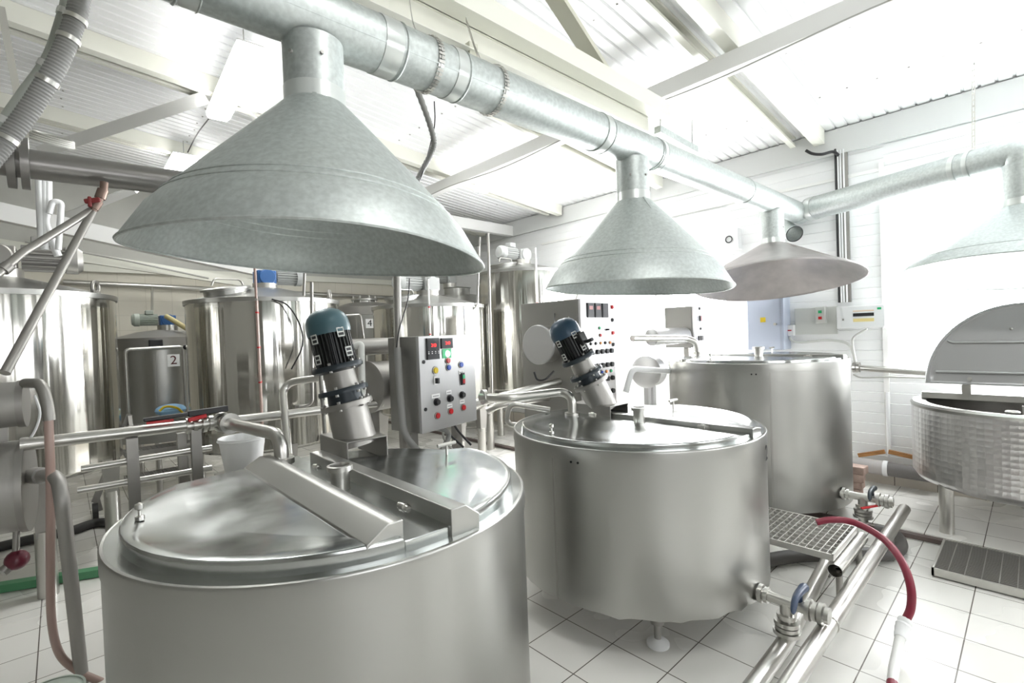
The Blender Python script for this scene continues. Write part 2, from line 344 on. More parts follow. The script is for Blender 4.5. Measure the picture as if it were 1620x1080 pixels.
t.mb().bar((1.314, 4.900, 3.774), (1.645, 5.300, 3.732), .08, .10, (0, 1, .3)).build('bar', WHITEP, t.e)
t = WT('roof_brace', 'white brace under the dark overhead pipe behind the red valve', 'roof brace', (-0.020, 7.600, 3.067))
t.mb().bar((0.005, 7.600, 3.034), (0.699, 6.900, 3.358), .08, .10, (0, 1, .3)).build('bar', WHITEP, t.e)
t = WT('roof_post', 'pale slanting roof post behind the thick hoses in the top left corner', 'roof post', (-0.140, 3.600, 3.217))
t.mb().bar((-0.152, 3.600, 3.309), (-0.090, 3.600, 2.693), .03, .13, (0, 1, 0)).build('bar', mat('grey_cream_paint', (.55, .54, .49), .5), t.e)
t = WT('wall_beam', 'long white beam at the left carried below the plaster band', 'beam', (0.026, 6.400, 2.792))
p0, p1 = V((-0.579, 6.400, 2.881)), V((0.626, 6.400, 2.664)); t.mb().bar(p0 + (p0 - p1).normalized() * 2.6, p1 + (p1 - p0).normalized() * 1.6, .12, .16).build('bar', WHITEP, t.e)
t = WT('wall_beam', 'long pale beam running along the tiled wall above the back tanks', 'beam', (2.056, 7.600, 2.489))
q = t.mb(); p0, p1 = V((-0.143, 7.900, 2.736)), V((2.307, 7.900, 2.420)); q.bar(p0 + (p0 - p1).normalized() * 2.6, p1, .08, .12); q.build('bar', CREAM, t.e)
t.mb().tube([(-0.241, 7.800, 2.812), (0.658, 7.800, 2.664), (1.548, 7.800, 2.485)], .012, 8).build('cable', WIRE, t.e)
t = WT('ceiling_beam', 'white horizontal beam above the tall tank right of the large hood', 'beam', (5.429, 5.900, 3.250))
q = t.mb(); q.bar((3.548, 5.900, 3.266), (9.106, 5.900, 3.228), .10, .16); q.build('bar', WHITEP, t.e)

# fluorescent lamps
def lamp(a, b, w, h, lab):
    a = V(a); b = V(b); t = WT('fluorescent_lamp', lab, 'ceiling lamp', (a + b) / 2, 'fluorescent lamps under the ceiling')
    d = (b - a).normalized(); y = V((0, 0, 1)).cross(d).normalized(); z = d.cross(y)
    P = []
    for u, v in ((-1, -.6), (-.85, -1), (.85, -1), (1, -.6), (1, .2), (-1, .2)): P.append(y * (u * w / 2) + z * (v * h / 2))
    q = t.mb(); L = (b - a)
    q.rings([[a + p * k + L * s for p in P] for s, k in ((0, .55), (.02, .9), (.06, 1), (.94, 1), (.98, .9), (1, .55))]); q.build('diffuser', LAMPM, t.e)
    q = t.mb(); q.bar(a + V((0, 0, h * .22)), b + V((0, 0, h * .22)), w * .96, h * .14); q.build('housing', WHITEPL, t.e)
    for s in (.15, .85):
        p = a + L * s; t.mb().cyl(p + V((0, 0, h * .25)), (p.x, p.y, cz(p.x) - .001), .004, n=6).build('rod', WIRE, t.e)
    return t
lamp((1.055, 3.692, 3.632), (1.124, 5.034, 3.625), .18, .08, 'large glowing fluorescent lamp just left of the biggest hood')
lamp((1.094, 6.328, 3.648), (1.102, 7.106, 3.647), .24, .09, 'small distant fluorescent lamp beyond the large one')

lamp((3.92, 4.75, cz(3.92) - .2), (3.92, 3.5, cz(3.92) - .2), .18, .08, 'added fill lamp beyond the duct, brightening the room over the right tanks')  # extra lamp, added to brighten the siding and back tanks
lamp((1.2, .3, cz(1.2) - .2), (1.2, -1.1, cz(1.2) - .2), .18, .08, 'added unseen fill lamp behind the camera, in line with the biggest hood')  # extra lamp out of view, added to brighten the room

# ------------------------------------------------------------------ vats
def arc_poly(R, xmin=None, xmax=None, back=None, n=64):
    pts = []
    for i in range(n): a = 2 * pi * i / n; pts.append([R * cos(a), R * sin(a)])
    def clip(P, nx, ny, c):
        out = []
        for i in range(len(P)):
            a, b = P[i], P[(i + 1) % len(P)]; da = a[0] * nx + a[1] * ny - c; db = b[0] * nx + b[1] * ny - c
            if da <= 0: out.append(a)
            if (da < 0 < db) or (db < 0 < da): k = da / (da - db); out.append([a[0] + (b[0] - a[0]) * k, a[1] + (b[1] - a[1]) * k])
        return out
    if xmax is not None: pts = clip(pts, 1, 0, xmax)
    if xmin is not None: pts = clip(pts, -1, 0, -xmin)
    for b in back or []: pts = clip(pts, *b)
    return pts
def lid_mesh(mb, P, z0, h, dish=.012):
    cx = sum(p[0] for p in P) / len(P); cy = sum(p[1] for p in P) / len(P)
    def L(k, z): return [(cx + (x - cx) * k, cy + (y - cy) * k, z) for x, y in P]
    mb.rings([L(1, z0), L(1, z0 + h * .75), L(.99, z0 + h * .95), L(.975, z0 + h), L(.86, z0 + h), L(.80, z0 + h - dish * .3), L(.5, z0 + h - dish), L(.15, z0 + h - dish)])
def vat(name, label, x, y, R, h, zb, number=None, seams=(), dots=None, lid_h=.05, flatlid=False, dent=0):
    t = thing('cheese_vat', label, 'vat', (x, y, 0), 0, 'large round lidded vats')
    rnd = random.Random(3)
    wob = [rnd.uniform(-1, 1) * dent for _ in range(96)]
    q = MB(); q.lathe([(R - .02, zb + .03), (R, zb), (R, zb + .04), (R, h - .062)], n=96, f=lambda i, j, a: wob[i] if j == 1 else 0); q.build('shell', STEEL, t)
    q = MB(); q.lathe([(R - .01, h - .065), (R + .004, h - .062), (R + .004, h - .008), (R, h - .001), (R - .008, h)], n=96); q.build('rim_band', STEEL, t)
    q = MB(); q.lathe([(R - .008, h), (R - .03, h - .002), (R - .08, h - .006), (.001, h - .006)], n=96); q.build('top_plate', LIDST, t)
    q = MB(); q.lathe([(R - .02, zb + .03), (.001, zb + .02)], n=64); q.build('underside', DULL, t)
    for s in seams: q = MB(); q.box((R * cos(s), R * sin(s), (zb + h - .06) / 2 + .0), (.004, .012, h - .07 - zb), (cos(s), sin(s), 0)); q.build('seam', DULL, t)
    Rl = R - .045; z = h - .008
    P = arc_poly(Rl, xmin=-.10, xmax=.06, back=[(0, 1, .62)]); q = MB(); q.prism([(a, b, z) for a, b in P], (0, 0, 0), (0, 0, lid_h - .012)); q.build('bridge', LIDST, t, bev=.004)
    PL = arc_poly(Rl, xmax=-.10, back=[(-.16, 1, .56)]); q = MB(); lid_mesh(q, PL, z, lid_h); l1 = q.build('lid', LIDST, t)
    PR = arc_poly(Rl, xmin=.10, back=[(.55, 1, .42)]); q = MB(); lid_mesh(q, PR, z, lid_h); l2 = q.build('lid', LIDST, t)
    ya = -sqrt(Rl * Rl - .0144) - .0
    up = .038 if not flatlid else .010
    if not flatlid:
        q = MB(); q.rings([[(a, b, c + z) for a, c in ((-.20, 0), (-.20, lid_h), (-.135, lid_h + up), (-.088, lid_h + up), (-.088, 0))] for b in (ya + .02, .53)]); q.build('hinge_bar', STEEL, l1, bev=.003)
    q = MB(); q.rings([[(a, b, c + z) for a, c in ((.045, 0), (.045, lid_h + up), (.10, lid_h + up), (.15, lid_h), (.15, 0))] for b in (ya - .02, .42)]); q.build('hinge_bar', STEEL, l2, bev=.003)
    for yy in (-.42, .32): q = MB(); q.cyl((.036, yy - .03, z + lid_h * .8), (.036, yy + .03, z + lid_h * .8), .009, n=10).cyl((.036, yy - .012, z + lid_h * .8), (.036, yy + .012, z + lid_h * .8), .013, n=10); q.build('hinge', PIPE, t)
    q = MB(); q.lathe([(.034, z + lid_h - .014), (.034, z + lid_h + .055), (.046, z + lid_h + .058), (.046, z + lid_h + .076), (.036, z + lid_h + .078), (.034, z + lid_h + .03), (.001, z + lid_h + .03)], c=(-.02, -.06, 0), n=28); q.build('spout', PIPE, t)
    q = MB(); q.lathe([(.013, 0), (.013, .012), (.005, .014), (.005, .03), (.012, .036), (.012, .05), (.001, .056)], c=(-Rl + .06, .1, z + lid_h - .002), n=14); q.build('knob', PIPE, l1)
    q = MB(); q.cyl((.52, .02, z + lid_h - .004), (.52, .02, z + lid_h + .04), .006, n=10).cyl((.47, .02, z + lid_h + .045), (.57, .02, z + lid_h + .045), .008, n=10); q.build('handle', PIPE, l2)
    for k, a in enumerate((-2.39, 2.2, .3)):
        q = MB(); c, s = .74 * R * cos(a), .74 * R * sin(a)
        q.cyl((c, s, .11), (c, s, zb + .03), .034, n=20); lg = q.build('leg', SATIN, t)
        MB().cyl((c, s, .03), (c, s, .12), .017, n=12).build('screw', DULL, lg)
        MB().lathe([(.055, 0), (.055, .012), (.035, .028), (.02, .034), (.001, .034)], (c, s, 0), n=20).build('foot', WHITEPL, lg)
    for a, zz in dots or []: q = MB(); c = V((R * cos(a), R * sin(a), zz)); q.cyl(c, c * 1.0 + V((cos(a), sin(a), 0)) * .003, .006, n=10); q.build('plug', BLACK, t)
    if number:
        a, zz, s = number[1:]; c = V((cos(a), sin(a), 0)); text(number[0], s, c * (R + .006) + V((0, 0, zz)), (-sin(a), cos(a), 0), (0, 0, 1), INK, t, 'number_label')
    return t
V1, V2, V3 = (.77, 1.84), (2.49, 1.65), (4.43, 1.69)
vat('a', 'nearest large steel vat with wet lid and green light reflection, under the biggest hood', *V1, .71, .975, .16)
vat('b', 'middle steel vat marked 2, between the nearest and the far vat', *V2, .71, 1.0, .22, number=('2', rad(-79), .90, .11), seams=(rad(180),), dots=[(rad(189), .93), (rad(192), .93)], dent=.008, lid_h=.034, flatlid=True)
vat('c', 'tallest and farthest lidded steel vat, behind the metal grating platform', *V3, .70, 1.27, .16, seams=(rad(-150),), dots=[(rad(-160), 1.19), (rad(-157.5), 1.19)], lid_h=.028, flatlid=True)

# ------------------------------------------------------------------ mixer drives
def mixer(label, x, y, z, bw, bl, sc=1.0, cover=TEAL, tilt=11.5, terminal=False, bh=.085):
    t = thing('mixer_drive', label, 'mixer motor', (x, y, z), 0, 'tilted mixer drives on the vats')
    q = MB()                                          # inverted channel, open at both ends
    w, l, h, k = bw / 2, bl / 2, bh, .008
    q.rings([[(a, b, c) for a, c in ((-w, 0), (-w, h), (w, h), (w, 0), (w - k, 0), (w - k, h - k), (-w + k, h - k), (-w + k, 0))] for b in (-l, l)]); q.build('mount_bracket', SATIN, t, bev=.004)
    a = rad(tilt); ax = V((-.72 * sin(a), .69 * sin(a), cos(a))).normalized(); c = V((0, -.03, h - .025)); S = sc
    def Lz(prof): return [(r * S, zz * S) for r, zz in prof]
    MB().lathe(Lz([(.001, -.02), (.098, -.02), (.092, .17), (.001, .17)]), c, ax, 40).build('base_tube', SATIN, t)
    fl = MB().lathe(Lz([(.001, .165), (.118, .165), (.120, .178), (.118, .19), (.001, .19)]), c, ax, 40).build('flange', SATIN, t)
    MB().lathe(Lz([(.001, .19), (.082, .19), (.078, .235), (.001, .235)]), c, ax, 40).build('coupling', NAVY, t)
    MB().lathe(Lz([(.001, .235), (.114, .235), (.116, .246), (.112, .258), (.001, .258)]), c, ax, 40).build('flange', NAVY, t)
    MB().lathe(Lz([(.001, .258), (.075, .258), (.072, .345), (.001, .345)]), c, ax, 40).build('lantern', SATIN, t)
    MB().lathe(Lz([(.001, .335), (.085, .338), (.116, .348), (.118, .360), (.114, .372), (.001, .372)]), c, ax, 40).build('flange', NAVY, t)
    X, Y, Z = frame(ax)
    q = MB()
    n = 120; vs = []; prof = [.40, .56]
    def rr(i): return (.094 if i % 4 in (0, 1) else .078) * S
    q.rings([[c + (X * cos(2 * pi * i / n) + Y * sin(2 * pi * i / n)) * rr(i) * (kk) + Z * zz * S for i in range(n)] for zz, kk in ((.37, .97), (.38, 1), (.555, 1), (.565, .97))]); mo = q.build('finned_motor', BLACKM, t, ang=20)
    MB().lathe(Lz([(.099, .52), (.101, .54), (.100, .565), (.096, .588), (.086, .609), (.068, .627), (.042, .640), (.001, .646)]), c, ax, 40).build('fan_cover', cover, t)
    for zz, R in ((.178, .103), (.246, .098), (.360, .103)):
        for i in range(6):
            b = 2 * pi * i / 6 + .3; p = c + (X * cos(b) + Y * sin(b)) * R * S + Z * (zz - .022) * S
            MB().cyl(p, p + Z * .045 * S, .008 * S, n=6).build('bolt', DULL, t)
    view = V((-x, -y, 0)).normalized()
    for b, zz in ((-.75, .505), (-.85, .41), (.55, .515), (.75, .42)):
        dv = (view - Z * view.dot(Z)).normalized(); sd = Z.cross(dv); e = (dv * cos(b) + sd * sin(b)); p = c + e * .096 * S + Z * zz * S
        q = MB(); q.box(p, (.004, .038 * S, .05 * S), e, Z.cross(e), Z); pl = q.build('fin_clip', BLACK, t)
        q = MB()
        for o in (-.019, 0, .019): q.box(p + Z * o * S + e * .003, (.003, .034 * S, .006 * S), e, Z.cross(e), Z)
        for o in (-.016, .016): q.box(p + Z.cross(e) * o * S + e * .003, (.003, .004 * S, .042 * S), e, Z.cross(e), Z)
        q.build('clip_edge', GREYPL, pl)
    if terminal:
        dv = (view - Z * view.dot(Z)).normalized(); sd = Z.cross(dv); e = (dv * cos(.9) + sd * sin(.9)).normalized(); p = c + e * .11 * S + Z * .47 * S
        MB().box(p, (.03, .06, .08), e, Z.cross(e), Z).build('terminal_box', BLACKM, t, bev=.005)
        e2 = e.cross(Z); MB().cyl(p + Z * -.03 + e * .02, p + Z * -.03 + e * .07, .012, n=12).build('cable_gland', BLACK, t)
    return t
mixer('tilted mixer motor with teal domed cover on the nearest vat beside the control cabinet', V1[0] + .29, V1[1] + .50, .970, .21, .32, sc=1.04, bh=.115)
mixer('tilted mixer motor with dark blue cover on the middle vat before the big button panel', V2[0] + .13, V2[1] + .34, .995, .20, .32, cover=NAVY if False else mat('blue_motor_paint', (.035, .07, .11), .35, .1), tilt=25, terminal=True)

# ------------------------------------------------------------------ ducts and hoods
YD = 1.6
def zd(x): return 2.60 + .0095 * (x + .8)
t = WT('exhaust_duct', 'main galvanised round duct running from top left to the siding wall', 'ventilation duct', (2.4, YD, 2.63))
def tape(mb, x, w, r=.102): mb.cyl((x - w / 2, YD, zd(x)), (x + w / 2, YD, zd(x)), r, n=40, caps=False)
xs = [-2.6, .28, .92, 1.22, 2.15, 2.72, 4.1, 5.42]
for a, b in zip(xs, xs[1:]):
    q = t.mb(); q.cyl((a + .002, YD, zd(a)), (b - .002, YD, zd(b)), .0955, n=48, caps=False); pp = q.build('duct_section', GALV, t.e, sol=.003)
    e = .78; q = t.mb()
    q.box(((a + b) / 2, YD - .0965 * cos(.35), zd((a + b) / 2) - .0965 * sin(.35)), (b - a - .02, .004, .008), (1, 0, .0095), (0, cos(.35), sin(.35))); q.build('lock_seam', GALV, pp)
for x, w in ((.30, .05), (.90, .07), (1.20, .05), (2.38 - .2, .05), (2.74, .04)):
    q = t.mb(); tape(q, x, w, .0985); q.build('tape_wrap', TAPE, t.e, sol=.003)
for x in (.27, .325, .95, 1.235, 2.15, 2.215, 2.70, 2.76, 4.1): q = t.mb(); q.torus((x, YD, zd(x)), (1, 0, 0), .098, .004, 40, 6); q.build('joint_ring', GALV, t.e)
q = t.mb(); q.cyl((5.40, YD, zd(5.4)), (5.52, YD, zd(5.4)), .10, n=40); q.build('end_cap', GALV, t.e)
P0, P1 = V((5.42, 1.50, 2.665)), V((4.87, .10, 2.665))
t = WT('exhaust_duct', 'shorter galvanised duct along the siding wall feeding the hood at the right edge', 'ventilation duct', (5.2, .8, 2.67))
q = t.mb(); q.cyl(P0, P1, .107, n=48, caps=False); q.build('duct_section', GALV, t.e, sol=.003)
dd = (P1 - P0).normalized()
for s, w in ((.02, .06), (1.18, .035), (1.27, .03)): q = t.mb(); p = P0 + dd * s; q.cyl(p, p + dd * w, .111, n=40, caps=False); q.build('tape_wrap', TAPE, t.e, sol=.003)
q = t.mb(); q.tube([P1 - dd * .02, P1 + dd * .03, P1 + dd * .06 + V((0, 0, -.03)), P1 + dd * .075 + V((0, 0, -.12))], [.107, .107, .107, .10], 40, caps=False); q.build('elbow', GALV, t.e, sol=.003)

def hood(label, c, R, zr, neck, rn, ztop, tilt_dir, tilt, m, flare=.12, stem_m=None, seamz=(.22, .27), wave=.006):
    t = WT('exhaust_hood', label, 'exhaust hood', (c[0], c[1], ztop), 'conical exhaust hoods under the ducts')
    td = V((*tilt_dir, 0)).normalized(); h = neck - zr
    rnd = random.Random(int(R * 1000)); ph = [rnd.uniform(0, 6) for _ in range(3)]
    n = 96
    def ring(k, z, w=0):                               # k 0..1 radius fraction between neck and rim
        out = []
        for i in range(n):
            a = 2 * pi * i / n; r = rn + (R - rn) * k
            x, y = cos(a) * r, sin(a) * r
            dz = -tan_t * (x * td.x + y * td.y) * k + w * (sin(2 * a + ph[0]) + .6 * sin(3 * a + ph[1]))
            out.append((c[0] + x, c[1] + y, z + dz))
        return out
    tan_t = math.tan(rad(tilt))
    ks = [0, .25, .5, .72, .86, .93, 1.0]
    def zz(k):
        return neck - h * (k * (1 - flare) + flare * max(0, (k - .86) / .14)) if k > .0 else neck
    q = t.mb(); q.rings([ring(k, zz(k), wave * (k ** 3)) for k in ks], False, False); co = q.build('cone', m, t.e, sol=.004, ang=25)
    q = t.mb()
    for k in seamz:
        L = ring(1 - k, zz(1 - k) + .0015, wave * (1 - k) ** 3); q.tube(L + [L[0]], .0042, 6)
    q.build('rolled_seam', m, co)
    q = t.mb(); L = ring(1.0, zz(1.0), wave); q.tube(L + [L[0]], .005, 6); q.build('rim', m, co)
    q = t.mb(); L0 = ring(0, neck); s = 1.002
    q.bar(V(ring(0.02, neck - .004)[66]) , V(ring(1, zz(1), wave)[66]), .012, .006); q.build('vertical_seam', m, co)
    q = t.mb(); q.cyl((c[0], c[1], neck - .005), (c[0], c[1], ztop), rn * 1.0, n=40, caps=False); q.build('stem', stem_m or GALV, t.e, sol=.003)
    q = t.mb(); q.lathe([(rn * 1.10, neck - .022), (rn * 1.035, neck + .004), (rn * 1.03, neck + .045)], (c[0], c[1], 0), n=40); q.build('tape_collar', TAPE, t.e, sol=.003)
    for a in (3.6, 4.6): q = t.mb(); q.cyl((c[0] + rn * cos(a), c[1] + rn * sin(a), neck + .13), (c[0] + (rn + .008) * cos(a), c[1] + (rn + .008) * sin(a), neck + .13), .006, n=8); q.build('rivet', DULL, t.e)
    return t
rr2 = (.733, -.680)
hood('biggest galvanised cone hood hanging over the nearest vat', (.645, YD), .53, 1.835, 2.33, .0925, 2.53, rr2, 3.6, GALV, flare=.07, wave=.010)
hood('second galvanised cone hood hanging over the middle vat', (2.50, YD), .53, 1.80, 2.31, .093, 2.55, rr2, 2.4, GALV, flare=.07)
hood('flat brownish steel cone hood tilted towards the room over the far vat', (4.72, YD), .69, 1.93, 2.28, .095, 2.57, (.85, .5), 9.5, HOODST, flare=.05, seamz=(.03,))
hood('bright galvanised hood cut off by the right edge above the open vat', (4.82, .05), .68, 1.85, 2.30, .10, 2.58, (1, -.15), 7, GALV, flare=.06, seamz=(.16,))

def strap(label, pts, wrap_x=None):
    t = WT('hanging_strap', label, 'strap', pts[0], 'perforated straps holding the ducts')
    q = t.mb()
    P = spline(pts, 10) if len(pts) > 2 else [V(pts[0]).lerp(V(pts[1]), i / 24) for i in range(25)]
    for i in range(0, len(P) - 1, 1):
        a, b = P[i], P[i + 1]; d = (b - a).normalized(); sdv = d.cross(V((.55, .83, 0))).normalized()
        w2 = d.cross(sdv)
        for k in (-.009, .009): q.box((a + b) / 2 + w2 * k, ((b - a).length, .006, .003), d, w2, sdv)
        q.box(a, (.012, .022, .003), d, w2, sdv)
    q.build('strap', PIPE, t.e)
    if wrap_x is not None:
        w = t.mb(); n = 44
        for i in range(n):
            a = 2 * pi * i / n; e = V((0, cos(a), sin(a))); p = V((wrap_x, YD, zd(wrap_x))) + e * .102
            w.box(p, (.026, .0095, .003), (1, 0, 0), V((0, -sin(a), cos(a))), e)
            if i % 2: w.box(p + e * .001, (.007, .014, .005), (1, 0, 0), V((0, -sin(a), cos(a))), e)
        w.build('loop', PIPE, t.e)
strap('perforated strap looped round the duct right of the biggest hood', [(1.09, 1.72, 3.02), (1.09, 1.69, 2.83), (1.09, 1.64, zd(1.1) + .102)], 1.09)
strap('perforated strap looped round the duct second from the biggest hood', [(1.44, 1.78, 3.02), (1.42, 1.70, 2.85), (1.42, 1.64, zd(1.4) + .102)], 1.42)
strap('perforated strap dropping from the ceiling to the side duct', [(5.150, 0.290, 3.782), (5.150, 0.308, 2.707)])

# flexible conduits near the duct
t = WT('flexible_conduit', 'grey ribbed conduit hanging behind the duct between two hoods', 'conduit', (1.688, 2.600, 3.066))
P = spline([(1.327, 2.400, 3.423), (1.459, 2.450, 3.259), (1.710, 2.600, 3.053), (1.863, 2.700, 2.887), (1.882, 2.750, 2.803), (1.818, 2.800, 2.655), (1.763, 2.800, 2.532)], 14)
t.mb().tube(P, [.020 if i % 2 else .0165 for i in range(len(P))], 12).build('hose', CORR, t.e)
q = t.mb(); q.tube(spline([(1.814, 2.600, 3.064), (1.848, 2.650, 2.970), (1.858, 2.700, 2.886), (1.820, 2.780, 2.650), (1.763, 2.800, 2.532)], 6), .004, 6); q.build('cable', BLACK, t.e)
t = WT('flexible_conduit', 'thick ribbed grey hose arching through the top left corner', 'conduit', (-0.022, 2.360, 2.455))
def resample(P, step):
    out = [P[0]]; acc = 0
    for a, b in zip(P, P[1:]):
        L = (b - a).length; d = step - acc
        while d <= L: out.append(a.lerp(b, d / L)); d += step
        acc = (acc + L) % step
    return out
P = resample(spline([(0.109, 2.316, 2.884), (0.099, 2.296, 2.802), (0.082, 2.296, 2.719), (0.036, 2.309, 2.571), (-0.037, 2.346, 2.410), (-0.099, 2.360, 2.289), (-0.167, 2.352, 2.160)], 16), .006)
t.mb().tube(P, [.031 if i % 2 else .0285 for i in range(len(P))], 18).build('hose', CORR, t.e)
for p in ((0.084, 2.295, 2.726), (0.063, 2.299, 2.651), (0.004, 2.323, 2.497), (-0.106, 2.366, 2.278)): q = t.mb(); i = min(range(2, len(P) - 2), key=lambda k: (P[k] - V(p)).length); dv = (P[i + 1] - P[i - 1]).normalized(); q.cyl(P[i] - dv * .008, P[i] + dv * .008, .034, n=20); q.build('clamp', PIPE, t.e)
t = WT('bent_pipe', 'smooth grey pipe strapped beside the thick ribbed hose', 'pipe', (0.017, 2.396, 2.638))
P = spline([(0.071, 2.393, 2.909), (0.064, 2.384, 2.832), (0.051, 2.367, 2.759), (0.007, 2.377, 2.600), (-0.058, 2.407, 2.473), (-0.122, 2.423, 2.345), (-0.171, 2.439, 2.258)], 12)
t.mb().tube(P, .0155, 14).build('pipe', mat('grey_green_pvc', (.36, .38, .34), .3), t.e)
for k in (22, 38, 58): q = t.mb(); dv = (P[k + 1] - P[k - 1]).normalized(); q.cyl(P[k] - dv * .012, P[k] + dv * .012, .019, n=16); q.build('coupling', GREYPL, t.e)
t = WT('cable_coil', 'coil of grey cable lying on the beam at the upper left', 'cable coil', (-0.006, 3.800, 2.753))
for k in range(4): t.mb().torus(V((-0.014, 3.800, 2.752)) + V((.012 * k, .01 * k, .012 * k)), (.15, -.4, 1), .12 - .012 * k, .008, 28, 6).build('loop', WIRE, t.e)
t = WT('lamp_cable', 'thin cable running between the two fluorescent lamps', 'cable', (1.143, 5.445, 3.743))
t.mb().tube(spline([(1.128, 5.368, 3.725), (1.145, 5.981, 3.783), (1.144, 6.543, 3.743)], 6), .006, 6).build('cable', BLACK, t.e)
t = WT('duct_stub', 'short galvanised duct stub with black lever behind the flat round hood', 'duct stub', (5.500, 1.694, 2.496))
t.mb().cyl((5.560, 1.794, 2.580), (5.350, 1.609, 2.438), .075, n=32, caps=False).build('sleeve', GALV, t.e, sol=.003); t.mb().torus((5.350, 1.609, 2.438), V((5.350, 1.609, 2.438)) - V((5.560, 1.794, 2.580)), .076, .005, 32, 6).build('rim', BLACK, t.e)
t.mb().box((5.360, 1.709, 2.444), (.05, .03, .02), (.6, .6, .5)).build('lever', BLACK, t.e)
t = WT('metal_channel', 'galvanised channel hanging behind the duct right of the truss end', 'bracket', (3.412, 1.750, 2.915))
t.mb().bar((3.113, 1.780, 2.945), (3.668, 1.780, 2.926), .05, .05).build('channel', GALV, t.e); t.mb().tube([(3.155, 1.780, 2.951), (3.201, 1.800, 3.131)], .005, 6).build('hanger', WIRE, t.e); t.mb().tube([(3.618, 1.780, 2.934), (3.673, 1.800, 3.168)], .005, 6).build('hanger', WIRE, t.e)

# ------------------------------------------------------------------ storage tanks
def tank_motor(t, c, z, s=1.0, m=GREYPL, gear=GREYPL, flip=1):
    x, y = c
    def p(a, b, d): return (x + a * s * flip, y + b * s, z + d * s)
    MB().cyl(p(0, 0, -.02), p(0, 0, .06), .13 * s, n=28).build('motor_flange', PIPE, t)
    g = MB().box(p(0, 0, .13), (.20 * s, .20 * s, .15 * s)); g.cyl(p(0, -.12, .13), p(0, .12, .13), .09 * s, n=24); g.build('gearbox', gear, t, bev=.01 * s)
    q = MB()
    n = 72; q.rings([[p(a, .088 * (1 if i % 4 < 2 else .78) * cos(2 * pi * i / n), .14 + .088 * (1 if i % 4 < 2 else .78) * sin(2 * pi * i / n)) for i in range(n)] for a in (-.12, -.36)]); mo = q.build('motor', m, t, ang=20)
    MB().lathe([(.095 * s, 0), (.095 * s, .06 * s), (.07 * s, .09 * s), (.001, .095 * s)], p(-.34, 0, .14), (-flip, 0, 0), 24).build('fan_cover', m, t)
    MB().box(p(-.22, -.02, .25), (.10 * s, .10 * s, .06 * s)).build('terminal_box', m, t, bev=.006)
def tank(label, x, y, R, zb, zt, motor=None, gauge=None, extras=(), legs=(-1.65, -.3, 1.6, 2.9), lug=None, manway=None):
    t = thing('storage_tank', label, 'tank', (x, y, 0), 0, 'tall polished steel tanks')
    MB().lathe([(.001, zb - .10), (R * .5, zb - .06), (R - .03, zb), (R, zb + .03), (R, zt)], n=96).build('shell', MIRROR, t)
    MB().lathe([(R - .01, zt - .03), (R + .012, zt - .028), (R + .014, zt + .006), (R - .012, zt + .012)], n=96).build('rim', STEEL, t)
    MB().lathe([(R - .012, zt + .008), (R * .6, zt + .075), (.15, zt + .13), (.001, zt + .13)], n=72).build('cone_lid', STEEL, t)
    if legs:
        for a in legs:
            c, s = (R - .02) * cos(a), (R - .06) * sin(a); q = MB()
            q.rings([[(c + u * w / 2, s + v * w / 2, zz) for u, v in ((-1, -1), (1, -1), (1, 1), (-1, 1))] for zz, w in ((zb + .05, .13), (zb - .34, .08))]); lg = q.build('leg', SATIN, t)
            MB().cyl((c, s, 0), (c, s, zb - .30), .052, n=20).build('sleeve', PIPE, lg)
    if gauge is not None:
        a, m = gauge; c = V((cos(a), sin(a), 0)); q = MB(); q.cyl(c * (R + .035) + V((0, 0, zb + .08)), c * (R + .035) + V((0, 0, zt + .25)), .010, n=10); g = q.build('sight_tube', m, t)
        for zz in (zb + .1, zt - .02): MB().cyl(c * (R - .005) + V((0, 0, zz)), c * (R + .045) + V((0, 0, zz)), .011, n=10).build('tube_fitting', PIPE, g)
        for k in range(4): zz = zb + .3 + k * .28; MB().cyl(c * (R + .035) + V((0, 0, zz)), c * (R + .035) + V((0, 0, zz + .012)), .0125, n=10).build('level_mark', RED, g)
    if lug is not None:
        a = lug; c = V((cos(a), sin(a), 0)); q = MB(); q.torus(c * (R - .06) + V((0, 0, zt + .06)), V((-sin(a), cos(a), 0)).cross(V((0, 0, 1))), .04, .012, 20, 8); q.box(c * (R - .06) + V((0, 0, zt + .015)), (.02, .09, .04), c); q.build('lifting_lug', SATIN, t)
    if manway is not None:
        a = manway; c = V((cos(a) * R * .62, sin(a) * R * .62, zt + .06)); d = V((cos(a) * .16, sin(a) * .16, 1)).normalized()
        q = MB(); q.lathe([(.17, -.03), (.17, .03), (.19, .032), (.19, .05), (.14, .06), (.001, .065)], c, d, 36); mw = q.build('manway', STEEL, t)
        q = MB(); q.tube(fillet([c + V((-.12, -.05, .06)), c + V((-.10, -.05, .12)), c + V((.10, -.05, .12)), c + V((.12, -.05, .06))], .03), .008, 8); q.build('grip', PIPE, mw)
    if motor: tank_motor(t, (0, 0), zt + .13, *motor)
    return t
TY = 4.86
tank('polished steel tank cut off by the left edge, with dirty motor on top', -.30, TY, .63, .72, 1.945, (1.05, DULL, SATIN, -1), lug=rad(-28), legs=(-1.26, .4, 2.0, 3.5))
t3 = tank('polished steel tank with red level gauge, left of the tilted teal motor', 1.415, TY, .63, .66, 1.93, (.8, GREYMOT, BLUEM, -1), gauge=(rad(-112), PINK), lug=rad(-35), manway=rad(-155))
t5 = tank('polished steel tank standing right behind the front control cabinet', 3.17, 4.82, .63, .72, 1.905, (1.0, GREYMOT, GREYMOT, 1), gauge=(rad(-123), CLEARH), lug=rad(-40), manway=rad(-170))
t6 = tank('tallest polished steel tank, behind the big button panel', 4.83, 4.94, .62, .80, 2.40, (1.0, GREYMOT, GREYMOT, 1), gauge=(rad(-118), CLEARH), manway=rad(-175))
